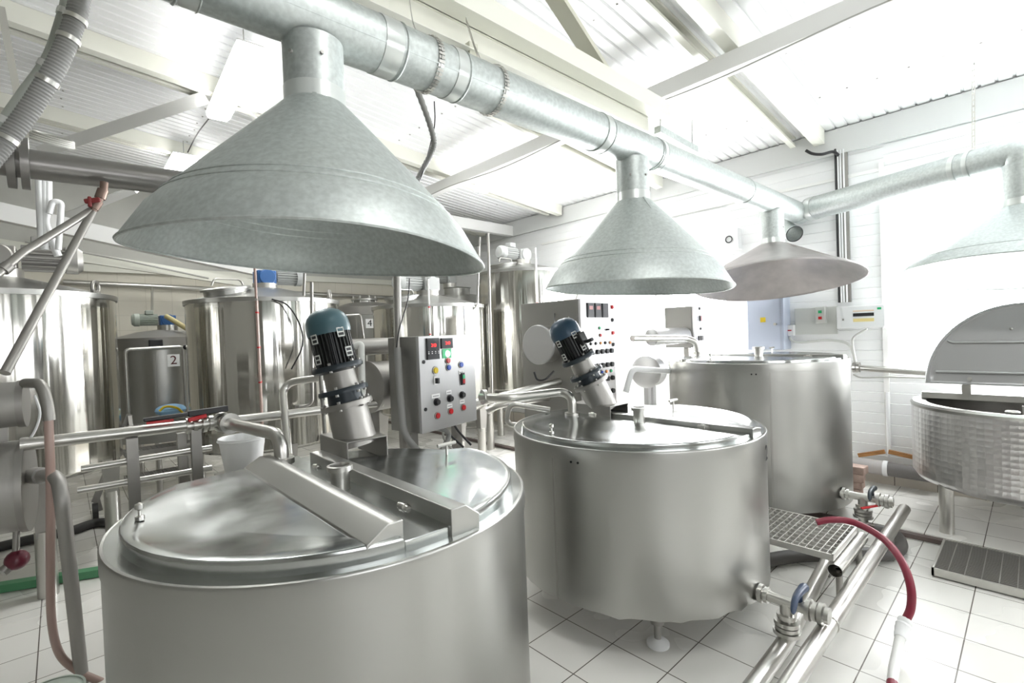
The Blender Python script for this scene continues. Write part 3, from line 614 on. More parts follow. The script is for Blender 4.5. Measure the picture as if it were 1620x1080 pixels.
def small_tank(label, x, y, R, zb, zt, num, na, motor, frame_x):
    t = thing('small_tank', label, 'tank', (x, y, 0), 0, 'small numbered tanks by the back wall')
    MB().lathe([(.001, zb - .03), (R, zb), (R, zt)], n=64).build('shell', STEEL, t)
    MB().lathe([(R - .005, zt - .13), (R + .006, zt - .125), (R + .006, zt), (R * .5, zt + .07), (.001, zt + .10)], n=64).build('cone_lid', SATIN, t)
    c = V((cos(na), sin(na), 0)); q = MB(); q.box(c * (R + .004) + V((0, 0, zt - .25)), (.004, .11, .13), c); q.build('number_plate', PAPER, t)
    text(num, .13, c * (R + .0075) + V((0, 0, zt - .25)), (-sin(na), cos(na), 0), (0, 0, 1), INK if num == '4' else INKRED, t, 'number_label')
    MB().box(V((cos(na - .35), sin(na - .35), 0)) * (R + .001) + V((0, 0, zt - .60)), (.004, .012, zt - .14 - zb - .15), (cos(na - .35), sin(na - .35), 0)).build('seam', DULL, t)
    for a in (-1.9, -.9, .9, 2.1): MB().cyl((R * .9 * cos(a), R * .9 * sin(a), 0), (R * .9 * cos(a), R * .9 * sin(a), zb + .02), .03, n=14).build('leg', PIPE, t)
    if motor: tank_motor(t, (.05, 0), zt + .10, .75, *motor)
    else:
        MB().lathe([(.16, 0), (.16, .05), (.19, .055), (.19, .08), (.001, .10)], (-.05, -.05, zt + .05), n=32).build('manway', STEEL, t)
        for a in range(8): MB().cyl((-.05 + .17 * cos(a * .785), -.05 + .17 * sin(a * .785), zt + .05), (-.05 + .17 * cos(a * .785), -.05 + .17 * sin(a * .785), zt + .17), .012, n=8).build('clamp_screw', PIPE, t)
    return t
sa = small_tank('small steel tank labelled 2 between the two left tanks', .86, 6.75, .47, .55, 1.66, '2', rad(-87), (mat('grey_green_motor', (.36, .40, .35), .4), BLUEM, 1), 0)
q = MB(); q.box((.0 - .12, -.44, 1.66 - .07), (.12, .08, .10)); q.build('socket_box', BLACK, sa, bev=.01)
t = thing('small_tank', 'plain small steel tank with a motor, half hidden behind the tank by the cabinet', 'tank', (4.74, 6.35, 0), 0, 'small numbered tanks by the back wall')
MB().lathe([(.001, .60), (.34, .64), (.34, 2.20), (.001, 2.26)], n=48).build('shell', STEEL, t); MB().lathe([(.20, 2.18), (.20, 2.30), (.22, 2.31), (.001, 2.34)], (-.1, -.12, 0), n=32).build('manway', STEEL, t)
for a in (.8, 2.4, 3.9, 5.5): MB().cyl((.3 * cos(a), .3 * sin(a), 0), (.3 * cos(a), .3 * sin(a), .66), .03, n=12).build('leg', PIPE, t)
tank_motor(t, (-.08, .1), 2.36, .8, GREYMOT, GREYMOT, 1)
t = WT('tank_frame', 'narrow steel tube frame behind the teal motor, before the tank labelled 4', 'frame', (2.960, 6.200, 1.361))
t.mb().tube(fillet([((2.729, 6.200, 1.881)[0], 6.2, 0), (2.729, 6.200, 1.881), (2.984, 6.200, 1.898), (3.042, 6.200, 1.357), ((3.042, 6.200, 1.357)[0], 6.2, 0)], .04), .016, 10).build('tube_frame', PIPE, t.e)
small_tank('small steel tank labelled 4 behind the tilted teal motor', 3.42, 6.9, .52, .55, 2.03, '4', rad(-112), None, 0)
t = WT('tank_frame', 'slim steel frame standing in front of the small tank labelled 2', 'frame', (0.672, 6.100, 0.655))
q = t.mb(); q.tube(fillet([(0.470, 6.100, 0.690), (0.470, 6.100, 1.545), (0.951, 6.100, 1.554), (0.954, 6.100, 0.674)], .04), .018, 10); q.build('tube_frame', PIPE, t.e)
q = t.mb(); q.sphere((0.969, 6.080, 1.547), .026); q.build('end_knob', BLACK, t.e)
for a in ((0.470, 6.100, 0.690), (0.954, 6.100, 0.674)): t.mb().cyl((a[0], a[1], 0), a, .018, n=10).build('leg', PIPE, t.e)
t = WT('yellow_pipe', 'yellow pipe sloping from the blue gearbox to the left middle tank', 'pipe', (0.965, 6.500, 1.838))
t.mb().tube([(0.883, 6.600, 1.899), (1.104, 6.300, 1.688)], .028, 12).build('pipe', mat('faded_yellow_paint', (.52, .45, .22), .5), t.e)

# pipes on the back wall and around the tanks
def pipe(label, pts, r, m=PIPE, f=.06, name='steel_pipe', cat='pipe', fit=(), n=14, group=None, flange=()):
    t = WT(name, label, cat, pts[0], group)
    t.mb().tube(fillet(pts, f) if f else [V(p) for p in pts], r, n).build('pipe', m, t.e)
    for a, b in fit:
        t.mb().cyl(a, b, r * 1.35, n=n).build('fitting', m, t.e)
    for c, d in flange:
        c = V(c); d = V(d).normalized(); t.mb().cyl(c - d * .012, c + d * .012, r * 1.75, n=24).build('clamp', m, t.e)
    return t
pipe('long steel pipe along the cream tiled wall behind the back tanks', [(0.063, 8.360, 2.424), (4.678, 8.360, 2.329)], .035, f=0)
pipe('thin pipe rising from the small tank 2 motor to the wall pipe', [(0.932, 8.000, 2.342), (0.825, 7.200, 1.915)], .014, f=0)
pipe('thin dark sampling pipe curving to the side of the red gauge tank', [(1.595, 4.350, 2.168), (1.572, 4.350, 1.902), (1.439, 4.250, 1.813), (1.436, 4.300, 1.816)], .012, f=.04, m=SATIN)
pipe('thin vertical pipe left of the teal motor ending in a bent valve', [(1.556, 4.100, 2.052), (1.517, 4.100, 1.033), (1.412, 4.150, 1.026), (1.453, 4.300, 1.008)], .013, f=.05, fit=[((1.482, 4.120, 1.020), (1.424, 4.140, 1.026))], m=SATIN)
pipe('white conduit crossing the top right of the back tank with black joints', [(3.470, 4.200, 2.647), (3.395, 4.200, 1.872), (3.254, 4.250, 1.791)], .011, f=.06, m=SATIN, fit=[((3.446, 4.200, 2.539), (3.441, 4.200, 2.441)), ((3.299, 4.240, 1.797), (3.237, 4.250, 1.791))])
pipe('slim vertical pipe between the two right tanks', [(3.677, 4.300, 2.730), (3.641, 4.300, 0.857)], .016, f=0, m=SATIN)
t = pipe('black cable looping down the front of the red gauge tank', spline([(1.263, 4.180, 1.910), (1.373, 4.150, 1.858), (1.455, 4.120, 1.691), (1.463, 4.120, 1.519), (1.377, 4.140, 1.337)], 6), .006, f=0, m=BLACK, name='cable', cat='cable')
pipe('vertical grey pipe from the cabinet side up behind the biggest hood', [(1.598, 2.780, 1.958), (1.584, 2.780, 1.456)], .024, f=0, m=SATIN)
pipe('thin black cable beside the grey vertical pipe', spline([(1.672, 2.750, 1.943), (1.651, 2.750, 1.799), (1.583, 2.750, 1.617), (1.549, 2.750, 1.459)], 6), .004, f=0, m=BLACK, name='cable', cat='cable')
pipe('dark overhead steel pipe entering from the left edge', [(-3.5, 2.6, (-0.229, 2.600, 2.264)[2]), (-0.103, 2.600, 2.273), (0.533, 2.600, 2.291)], .055, f=0, m=mat('dark_steel_pipe', (.26, .25, .24), .35, .8), flange=[((-0.106, 2.600, 2.272), (1, 0, 0)), ((-0.069, 2.600, 2.273), (1, 0, 0))])
t = pipe('copper toned valve branch with red handle under the dark overhead pipe', [(0.154, 2.500, 2.219), (0.150, 2.500, 2.176), (0.126, 2.500, 2.130), (0.111, 2.500, 2.096)], .0135, f=.02, m=mat('worn_brass', (.24, .17, .14), .4, .8), name='valve_branch', cat='valve', fit=[((0.149, 2.500, 2.188), (0.138, 2.500, 2.152)), ((0.132, 2.500, 2.141), (0.116, 2.500, 2.109))])
q = t.mb(); q.box((0.114, 2.480, 2.136), (.05, .015, .018), (.8, -.3, .2)); q.box((0.106, 2.480, 2.130), (.012, .016, .04)); q.build('red_handle', bpy.data.materials.get('faded_red') or mat('faded_red', (.25, .03, .03), .5), t.e, bev=.004)
pipe('long slanting pipe from the red valve down to the left drum', [(0.113, 2.500, 2.096), (-0.123, 2.100, 1.499)], .0135, f=0, m=SATIN)
pipe('slanting pipe from the red valve to the left edge', [(0.108, 2.500, 2.100), (-0.080, 2.300, 1.890), (-0.170, 2.200, 1.762)], .013, f=0, m=SATIN, fit=[((-0.111, 2.260, 1.841), (-0.125, 2.250, 1.823))])
t = WT('white_conduits', 'bundle of white conduits rising behind the left tank', 'conduit', (-0.039, 4.300, 2.469))
for a in ([(-0.056, 4.400, 2.685), (-0.060, 4.400, 2.262)], [(-0.014, 4.400, 2.693), (-0.021, 4.400, 2.493), (-0.043, 4.400, 2.408), (0.015, 4.400, 2.186)], [(-0.032, 4.400, 2.689), (-0.047, 4.400, 2.222)]): t.mb().tube(fillet(a, .05), .022, 10).build('conduit', WHITEPL, t.e)
t.mb().tube(fillet([(-0.017, 4.350, 2.450), (0.002, 4.350, 2.535), (0.044, 4.350, 2.533), (0.017, 4.350, 2.220)], .03), .018, 10).build('conduit', WHITEPL, t.e)

# ------------------------------------------------------------------ control cabinets
def cabinet(label, fl, head, w, h, dep, zb, face=CABFACE, group='steel control cabinets'):
    ux = V((sin(rad(head)), cos(rad(head)), 0)); un = V((ux.y, -ux.x, 0)); p = V((fl[0], fl[1], zb))
    t = WT('control_cabinet', label, 'control cabinet', p, group)
    t.ux, t.un, t.p, t.w, t.h = ux, un, p, w, h
    q = t.mb(); q.box(p + ux * w / 2 - un * (dep / 2 + .025) + V((0, 0, h / 2)), (w, dep, h), ux, -un); q.build('body', CABST, t.e, bev=.006)
    q = t.mb(); q.box(p + ux * w / 2 - un * .012 + V((0, 0, h / 2)), (w * 1.0, .022, h), ux, -un); t.door = q.build('door', face, t.e, bev=.003)
    t.at = lambda a, b, o=0: p + ux * (a * w) + V((0, 0, (1 - b) * h)) + un * o
    return t
def button(t, a, b, m, r=.011, ring=True, d=.012):
    c = t.at(a, b)
    if ring: o = t.mb().cyl(c - t.un * .002, c + t.un * .005, r * 1.3, n=18).build('push_button', BLACK if m in (BLACK,) else SATIN, t.door); o2 = t.mb().cyl(c + t.un * .004, c + t.un * d, r, r * .9, n=18).build('button_cap', m, t.door); return o
    return t.mb().cyl(c - t.un * .002, c + t.un * d, r, r * .9, n=14).build('push_button', m, t.door)
def plate(t, a, b, w, h, m, name='label_plate', o=.0015, th=.003):
    return t.mb().box(t.at(a, b, o), (w, th, h), t.ux, -t.un).build(name, m, t.door)
def display(t, a, b, w, h, s, dsize, dy=0.0):
    d = plate(t, a, b, w, h, BLACK, 'display', .006, .014); plate(t, a, b, w * .86, h * .84, GLASSBLK, 'screen', .0135, .002)
    if s: text(s, dsize, t.at(a, b - dy, .0155) - t.loc, t.ux, (0, 0, 1), LEDRED, t.door, 'digits')
c1 = cabinet('grey control cabinet reading 240 twice, behind the nearest vat', (1.62, 2.59), 78, .535, .605, .26, .96)
display(c1, .215, .135, .105, .135, '240', .031, .035); display(c1, .46, .085, .105, .068, '240', .031)
for i in range(2):
    for j in range(4): c1.mb().box(c1.at(.13 + j * .055, .165 + i * .018, .0145), (.009, .003, .005), c1.ux, -c1.un).build('key', PAPER, c1.door)
plate(c1, .46, .195, .085, .062, GREEN, 'green_plate'); button(c1, .47, .20, LEDGRN, .019)
button(c1, .475, .275, RED, .018); button(c1, .25, .365, YELLOW, .020); button(c1, .48, .35, BLUE, .018); button(c1, .715, .335, BLUE, .018)
q = plate(c1, .25, .47, .03, .055, PAPER, 'switch_plate'); c1.mb().box(c1.at(.255, .475, .012), (.018, .03, .035), c1.ux, -c1.un).build('rocker_switch', BLACK, c1.door, bev=.002)
q = plate(c1, .73, .495, .03, .082, BLACK, 'twin_button', .006, .014); plate(c1, .735, .475, .022, .032, GREEN, 'green_half', .014, .006); plate(c1, .735, .52, .022, .032, RED, 'red_half', .014, .006)
for a, b, w in ((.715, .42, .05), (.24, .635, .075), (.47, .62, .05), (.71, .75, .05), (.475, .77, .05)): plate(c1, a, b, w, .026, PAPER); plate(c1, a, b, w * .7, .006, mat('grey_print', (.35, .35, .36), .5) if a == .715 else bpy.data.materials['grey_print'], 'print_line', .0032, .001)
for a, b in ((.25, .70), (.485, .69), (.715, .675)): button(c1, a, b, BLACK, .019, d=.022)
for a, b in ((.255, .845), (.49, .83), (.73, .82)): button(c1, a, b, RED, .019)
for b in (.265, .755): c = c1.at(.065, b); c1.mb().cyl(c, c + c1.un * .004, .012, n=16).box(c + c1.un * .005, (.018, .003, .004), (c1.ux + V((0, 0, .6)))).build('door_lock', BLACK, c1.door)
for a in (.12, .92):                                     # stand
    c = c1.at(a, 1, -.16); c1.mb().bar((c.x, c.y, 0), (c.x, c.y, 1.0), .06, .05).build('stand_leg', SATIN, c1.e)
pipe('ribbed grey conduit running down the left side of the front cabinet', spline([(1.545, 2.72, 1.50), (1.545, 2.70, 1.15), (1.56, 2.68, .95), (1.68, 2.62, .78), (1.85, 2.55, .66)], 14), .022, f=0, m=CORR, name='flexible_conduit', cat='conduit')
for k, (a, b, c, mm, lab) in enumerate(((.5, .62, .75, BLACK, 'black cable drooping under the front cabinet, leftmost'), (.62, .5, .55, WIRE, 'grey cable drooping under the front cabinet'), (.72, .80, .9, BLACK, 'black cable hanging straight under the front cabinet'), (.4, .6, .3, CORR, 'grey ribbed hose under the front cabinet'))):
    P = spline([c1.at(a, .995, -.1), c1.at(b, 1.12, -.08), c1.at(c, 1.28, -.02)], 8)
    pipe(lab, P, .008 if mm != CORR else .018, f=0, m=mm, name='cable', cat='cable')

c2 = cabinet('tall button panel with three displays behind the middle vat', (3.066, 2.481, 1.811)[:2], 86, .50, 1.02, .62, .80, face=mat('pale_steel_face', (.72, .71, .72), .35, .5))
for a in (.26, .48, .70): display(c2, a, .09, .085, .12, None, .03)
for i, a in enumerate((.26, .48)): plate(c2, a, .07, .05, .03, mat('red_lens_%d' % i, (.40, .16, .16), .3), 'red_lens', .0138, .002)
for r_, y_ in enumerate((.43, .545, .66, .77)):
    for j in range(6):
        a = .14 + j * .145
        if r_ == 1 and j == 0: continue
        button(c2, a, y_, BLACK, .022, ring=False, d=.020)
for j, mm in enumerate((BLUE, BLUE, ORANGE, GREEN)): button(c2, .40 + j * .145, .60, mm, .013)
for j, mm in enumerate((BLACK, BLACK, ORANGE, BLACK, ORANGE)): button(c2, .25 + j * .145, .36, mm, .011)
for j, mm in enumerate((BLACK, BLACK, ORANGE, ORANGE)): button(c2, .40 + j * .15, .86, mm, .016)
button(c2, .52, .235, GREEN, .012); button(c2, .54, .295, RED, .013); button(c2, .74, .25, BLACK, .009, ring=False, d=.03)
for j, b in enumerate((.06, .17, .28, .38)): plate(c2, .945, b, .03, .03, BLACK if j % 2 else RED, 'side_switch', .006, .014)
c = c2.p + c2.ux * .0 - c2.un * .34 + V((0, 0, .66)); nx = -c2.ux
q = c2.mb(); q.cyl(c, c + nx * .12, .155, n=40); q.build('drum', SATIN, c2.e, bev=.006); q = c2.mb(); q.cyl(c + nx * .12, c + nx * .15, .165, n=40); q.build('drum_cover', CABFACE, c2.e, bev=.006)
for o in (.12, .56): c = c2.p - c2.un * o + c2.ux * .04; c2.mb().bar((c.x, c.y, 0), (c.x, c.y, .82), .05, .05).build('stand_leg', SATIN, c2.e); c = c + c2.ux * .42; c2.mb().bar((c.x, c.y, 0), (c.x, c.y, .82), .05, .05).build('stand_leg', SATIN, c2.e)
pipe('thin black cable over the big button panel, left of two', spline([(3.185, 2.782, 1.902), (3.102, 2.788, 1.749), (2.797, 2.521, 1.585)], 8), .005, f=0, m=BLACK, name='cable', cat='cable')
pipe('thin grey cable over the big button panel, right of two', spline([(3.293, 2.682, 1.896), (3.208, 2.689, 1.744), (2.852, 2.471, 1.606)], 8), .005, f=0, m=WIRE, name='cable', cat='cable')
pipe('black cables drooping under the round drum of the big panel', spline([(2.738, 2.705, 1.252), (2.754, 2.689, 1.191), (2.798, 2.648, 1.189), (2.889, 2.634, 1.247)], 8), .008, f=0, m=BLACK, name='cable', cat='cable')

c3 = cabinet('small steel cabinet with one red display behind the far vat', (4.878, 2.435, 1.744)[:2], 84, .34, .44, .30, 1.34, face=bpy.data.materials['pale_steel_face'])
display(c3, .5, .30, .055, .06, None, .02); plate(c3, .5, .30, .04, .045, mat('red_screen', (.35, .05, .06), .3), 'red_screen', .0138, .002)
button(c3, .45, .06, BLACK, .012); button(c3, .5, .55, BLACK, .012)
for a in (.32, .50, .62): plate(c3, a, .78, .022, .05, BLACK, 'switch', .006, .014)
c = c3.at(.5, 1, -.15); c3.mb().bar((c.x, c.y, 0), (c.x, c.y, 1.35), .06, .06).build('stand_leg', SATIN, c3.e)

# drums of the heat exchangers beside the cabinets
def drum(label, c, ax, r, L, m=SATIN, flangeR=None, name='heat_exchanger', legs=True, rings=1):
    c = V(c); ax = V(ax).normalized(); t = WT(name, label, 'heat exchanger', (c.x, c.y, 0), 'horizontal steel drums')
    t.mb().cyl(c, c + ax * L, r, n=40).build('drum', m, t.e)
    fr = flangeR or r * 1.05
    t.mb().lathe([(.001, -.035), (r * .8, -.028), (fr, -.008), (fr, .016), (r * .98, .018)], c, ax, 40).build('end_cap', m, t.e)
    if legs:
        for s in (.12, .88): p = c + ax * L * s; t.mb().bar((p.x, p.y, 0), (p.x, p.y, c.z - r * .8), .05, .05).build('stand_leg', m, t.e)
    return t
u1 = c1.ux
drum('big horizontal steel drum left of the front cabinet', V((1.495, 3.040, 1.240)), u1, .165, .34)
drum('thin flanged horizontal steel cylinder above the big drum by the front cabinet', V((1.312, 3.080, 1.507)), u1, .058, .42, flangeR=.09, legs=False)
drum('round steel drum end between the far vat and the small cabinet, lower of two', V((4.309, 2.677, 1.126)), (1, .1, 0), .155, .15, m=CABFACE)
drum('small round steel cap above the lower drum by the small cabinet', V((4.364, 2.633, 1.473)), (1, -.2, 0), .085, .5, m=CABFACE, legs=False)
pipe('bent steel pipe beside the tilted teal motor', [(1.155, 2.881, 1.344), (0.960, 3.061, 1.317), (0.888, 2.779, 0.944)], .022, f=.10)
pipe('slim vertical pipe from the teal motor flange to the vat top', [(1.072, 2.754, 1.371), (1.018, 2.592, 1.050)], .011, f=0, m=SATIN)
pipe('bent grey pipe rising behind the teal motor', [(1.308, 2.811, 1.518), (1.337, 2.785, 1.536), (1.331, 2.782, 1.164), ((1.331, 2.782, 1.164)[0], (1.331, 2.782, 1.164)[1], 0)], .02, f=.05, m=GREYPL)

# ------------------------------------------------------------------ product pipes above and around the vats
YR = 2.95
zr = 1.16
t = WT('rail_pipe', 'long horizontal product pipe on posts behind the nearest vat', 'pipe', (.2, YR, zr))
t.mb().tube([(-.14, YR, 1.165), (.46, YR, 1.155)], .027, 18).build('pipe', PIPE, t.e)
t.mb().tube([(.60, YR, 1.15), (1.55, YR, 1.135)], .025, 18).build('pipe', PIPE, t.e)
for i, x in enumerate((.455, .485, .525, .555)): t.mb().cyl((x, YR, 1.152), (x + .018, YR, 1.152), (.040, .034, .044, .04)[i], n=24).build('clamp', PIPE, t.e)
t.mb().cyl((.45, YR, 1.152), (.62, YR, 1.15), .024, n=18).build('union', PIPE, t.e)
for x in (.235, .495): t.mb().bar((x, YR, 0), (x, YR, 1.13), .04, .045).build('post', SATIN, t.e)
t.mb().bar((.455, YR + .15, 0), (.455, YR + .15, 1.10), .04, .04).build('post', SATIN, t.e)
for a, b in (((0.049, 2.970, 1.017), (0.567, 2.970, 1.018)), ((0.033, 2.970, 0.922), (0.563, 2.970, 0.912))): t.mb().tube([a, b], .016, 12).build('rail', PIPE, t.e)
t.mb().torus((.615, YR, 1.15), (0, -1, 0), .04, .012, 24, 8).build('tee_ring', PIPE, t.e)
h = t.mb(); h.bar((.28, YR - .03, 1.212), (.46, YR - .03, 1.216), .035, .018); h.bar((.46, YR - .03, 1.216), (.64, YR - .03, 1.222), .03, .03); hd = h.build('valve_handle', BLACK, t.e, bev=.005)
t.mb().bar((.29, YR - .03, 1.196), (.40, YR - .03, 1.196), .03, .012).build('red_trigger', RED, hd, bev=.003)
t.mb().bar((.46, YR - .03, 1.185), (.54, YR - .03, 1.20), .03, .02).build('red_lock', RED, hd, bev=.003)
t.mb().cyl((.50, YR, 1.16), (.50, YR, 1.21), .014, n=12).build('valve_stem', PIPE, t.e)
P = [(.615, YR, 1.15), (.70, 2.36, 1.17), (.70, 2.31, 1.0)]
t = pipe('short elbow pipe joining the rail pipe to the nearest vat', [(.615, YR - .02, 1.15), (.71, 2.32, 1.145), (.71, 2.31, .99)], .030, f=.10, flange=[((.71, 2.31, 1.03), (0, 0, 1)), ((.63, YR - .10, 1.15), (.1, -.6, 0))])
pipe('elbow pipe ending in a clamp on the middle vat', [(1.980, 2.452, 1.158), (2.032, 2.267, 1.157), (V2[0] - .10, V2[1] + .46, 1.17), (V2[0] - .10, V2[1] + .38, 1.14), (V2[0] - .10, V2[1] + .38, 1.0)], .028, f=.08, flange=[((V2[0] - .10, V2[1] + .38, 1.03), (0, 0, 1)), ((1.991, 2.428, 1.158), (1, -.3, 0))])
pipe('white horizontal pipe behind the cabinet leading to the big button panel', [(2.209, 2.851, 1.047), (3.088, 2.719, 1.149)], .03, f=0, m=PIPE)
pipe('second horizontal pipe passing under the big button panel', [(2.484, 3.003, 0.949), (2.560, 2.934, 0.995), (3.275, 2.815, 1.004)], .028, f=.05, m=PIPE)
pipe('small looped pipe at the left edge of the middle vat', [(2.415, 2.249, 1.035), (2.216, 2.435, 1.088), (2.192, 2.455, 0.944), (2.302, 2.353, 0.938)], .018, f=.06, m=PIPE)
pipe('elbow pipe coming down onto the far vat lid', [(3.617, 2.372, 1.481), (4.333, 2.253, 1.455), (V3[0] - .02, V3[1] + .50, 1.42), (V3[0] - .02, V3[1] + .48, 1.27)], .03, f=.07, flange=[((V3[0] - .02, V3[1] + .48, 1.31), (0, 0, 1))])
pipe('white pipe crossing in front of the round drum by the far vat', [(3.559, 2.416, 1.020), (3.607, 2.376, 1.220), (4.091, 2.198, 1.159)], .026, f=.06, m=WHITEPL)

# bucket, step frames, castor, bag
t = WT('white_bucket', 'white plastic bucket behind the nearest vat by the elbow pipe', 'bucket', (.78, 3.25, 0))
t.mb().lathe([(.001, .79), (.095, .79), (.122, .985), (.128, .985), (.128, 1.005), (.12, 1.005), (.093, .80), (.001, .80)], (.78, 3.25, 0), n=40).build('shell', WHITEPL, t.e)
t.mb().torus((.78, 3.25, .99), (0, 0, 1), .128, .005, 40, 8).build('rim', WHITEPL, t.e)
t = WT('bucket_stool', 'low steel stool carrying the white bucket', 'stool', (.78, 3.25, 0))
t.mb().box((.78, 3.25, .773), (.26, .26, .03)).build('seat', SATIN, t.e, bev=.005)
for a in (-1, 1):
    for b in (-1, 1): t.mb().bar((.78 + a * .11, 3.25 + b * .11, 0), (.78 + a * .11, 3.25 + b * .11, .76), .03, .03).build('leg', SATIN, t.e)
def grating(mb, x0, x1, y0, y1, z, nx, ny, h=.025, t=.004, bt=.012):
    for a, b, c, d in ((x0, x1, y0, y0 + bt), (x0, x1, y1 - bt, y1), (x0, x0 + bt, y0, y1), (x1 - bt, x1, y0, y1)): mb.box(((a + b) / 2, (c + d) / 2, z - h / 2), (b - a, d - c, h))
def grate_bars(mb, x0, x1, y0, y1, z, nx, ny, h=.02, t=.004):
    for i in range(1, nx): x = x0 + (x1 - x0) * i / nx; mb.box((x, (y0 + y1) / 2, z - h / 2), (t, y1 - y0 - .02, h))
    for j in range(1, ny): y = y0 + (y1 - y0) * j / ny; mb.box(((x0 + x1) / 2, y, z - h / 2 - .001), (x1 - x0 - .02, t, h))
GR = mat('galvanised_grating', (.58, .57, .54), .4, .8); GRD = mat('worn_grating', (.36, .35, .33), .5, .7)
t = WT('step_frame', 'wheeled step frame with grated treads in front of the small tank 2', 'steps', (0.562, 5.200, 0.516))
for c, w in (((0.688, 5.750, 0.832), .56), ((0.668, 5.660, 0.622), .56), ((0.662, 5.570, 0.399), .56)):
    q = t.mb(); grating(q, c[0] - w / 2, c[0] + w / 2, c[1] - .11, c[1] + .11, c[2], 14, 5, .04); q.build('tread_frame', SATIN, t.e)
    q = t.mb(); grate_bars(q, c[0] - w / 2, c[0] + w / 2, c[1] - .11, c[1] + .11, c[2], 16, 5, .015); q.build('tread_grating', GRD, t.e)
for a, b in (((0.463, 5.900, 0.929), (0.181, 5.900, 0.154)), ((1.002, 5.900, 0.886), (0.910, 5.900, -0.008))):
    t.mb().bar((a[0], a[1], a[2]), (b[0], b[1], .16), .04, .05).build('side_post', SATIN, t.e)
    w = t.mb(); w.cyl((b[0] - .02, b[1], .075), (b[0] + .02, b[1], .075), .075, n=28); wh = w.build('castor', RUBBER, t.e); t.mb().bar((b[0] + .03, b[1], .07), (b[0] + .01, b[1], .20), .015, .05).build('fork', SATIN, wh)
    t.mb().bar((a[0], 5.55, a[2] - .36), (a[0], 5.9, a[2] - .02), .03, .04).build('stringer', SATIN, t.e)
t = WT('blue_bag', 'crumpled blue bag on the step frame below the label 2', 'bag', (0.768, 5.750, 0.956))
q = t.mb(); q.sphere(V((0.772, 5.780, 0.940)), .13, 20, .45); q.build('bag', BAGBLU, t.e)
pipe('yellow hose lying over the blue bag', spline([(0.665, 5.650, 0.954), (0.716, 5.650, 0.990), (0.805, 5.650, 0.966), (0.854, 5.650, 0.904)], 6), .011, f=0, m=YELLOW, name='yellow_hose', cat='hose')

# ------------------------------------------------------------------ left foreground
ax = V((1, -.1, 0)).normalized()
def left_drum(label, c, r, L):
    c = V(c); t = WT('heat_exchanger', label, 'heat exchanger', (c.x, c.y, 0), 'horizontal steel drums')
    t.mb().cyl(c - ax * L, c, r, n=40).build('drum', DULL, t.e); t.mb().cyl(c - ax * .012, c + ax * .012, r * 1.05, n=40).build('end_flange', SATIN, t.e)
    return t
d1 = left_drum('thin horizontal steel drum at the left edge, upper of two', (-0.129, 3.049, 1.333), .098, .8)
d2 = left_drum('thick horizontal steel drum at the left edge, lower of two', (-0.130, 3.043, 0.978), .195, .8)
c = V((-0.237, 3.141, 0.984)); d2_loc = V(d2.loc)
c = c - ax * .45; d2.mb().bar((c.x, c.y, 0), (c.x, c.y, c.z), .06, .06).build('stand_leg', SATIN, d2.e)
d1.mb().bar(V((-0.203, 3.118, 1.337)), V((-0.209, 3.120, 1.164)), .05, .05, (1, 0, 0)).build('saddle', SATIN, d1.e)
pipe('bent pipe leaving the lower left drum and dropping to the floor', [(-0.115, 2.988, 1.022), (-0.026, 2.810, 1.035), (-0.017, 2.732, 0.949), ((0.017, 3.061, -0.043)[0], (0.017, 3.061, -0.043)[1], .005)], .026, f=.09, m=DULL, fit=[((-0.107, 2.967, 1.024), (-0.078, 2.913, 1.027))])
pipe('bent pipe on the upper left drum carrying a pinkish tube', [(-0.116, 2.998, 1.424), (-0.062, 2.866, 1.425), (-0.047, 2.837, 1.334), (-0.044, 2.832, 1.268)], .021, f=.07, m=SATIN)
pipe('pinkish plastic tube hanging at the left and curling to the floor', spline([(-0.046, 2.834, 1.281), (-0.050, 2.832, 1.015), (-0.066, 2.906, 0.620), (-0.072, 2.975, 0.360), (-0.052, 3.021, 0.188), (0.008, 3.031, 0.075), (0.082, 3.028, -0.009)], 8), .016, f=0, m=PINK, name='plastic_tube', cat='hose')
pipe('thin white wire looping from the upper left drum', spline([(-0.087, 2.943, 1.372), (-0.074, 2.929, 1.289), (-0.104, 2.954, 1.195), (-0.166, 3.011, 1.130), (-0.229, 3.068, 1.052)], 8), .005, f=0, m=WHITEPL, name='cable', cat='cable')
t = pipe('drain pipe with dark red tap under the lower left drum', [(-0.166, 3.004, 0.816), (-0.173, 3.008, 0.680)], .012, f=0, m=SATIN, name='drain_tap', cat='tap')
q = t.mb(); q.sphere((-0.170, 3.004, 0.666), .042); q.build('red_tap', mat('dark_red_enamel', (.12, .015, .03), .3), t.e); t.mb().cyl((-0.176, 3.010, 0.659), (-0.216, 2.991, 0.632), .022, n=14).build('nozzle', SATIN, t.e)
t.mb().cyl((-0.165, 3.004, 0.838), (-0.167, 3.004, 0.795), .03, n=18).build('socket', DULL, t.e)
pipe('thick black hose lying on the floor behind the left drum', spline([(-0.503, 5.545, 0.040), (-0.263, 5.568, 0.040), (0.001, 5.555, 0.040), (0.227, 5.588, 0.040), (.6, 4.9, .04)], 8), .038, f=0, m=RUBBER, name='black_hose', cat='hose')
t = WT('plastic_tub', 'pale green plastic tub showing only its top at the bottom left corner', 'tub', ((-0.087, 2.487, 0.300)[0], (-0.087, 2.487, 0.300)[1], 0))
t.mb().lathe([(.001, 0), (.08, 0), (.105, .30), (.112, .30), (.112, .285)], t.loc, n=36).build('shell', mat('pale_green_plastic', (.50, .56, .50), .4), t.e); t.mb().lathe([(.106, .295), (.07, .31), (.001, .314)], t.loc, n=36).build('lid', bpy.data.materials['pale_green_plastic'], t.e)
t = WT('floor_strip', 'low green painted kerb on the floor at the left', 'kerb', (0, 4.5, 0))
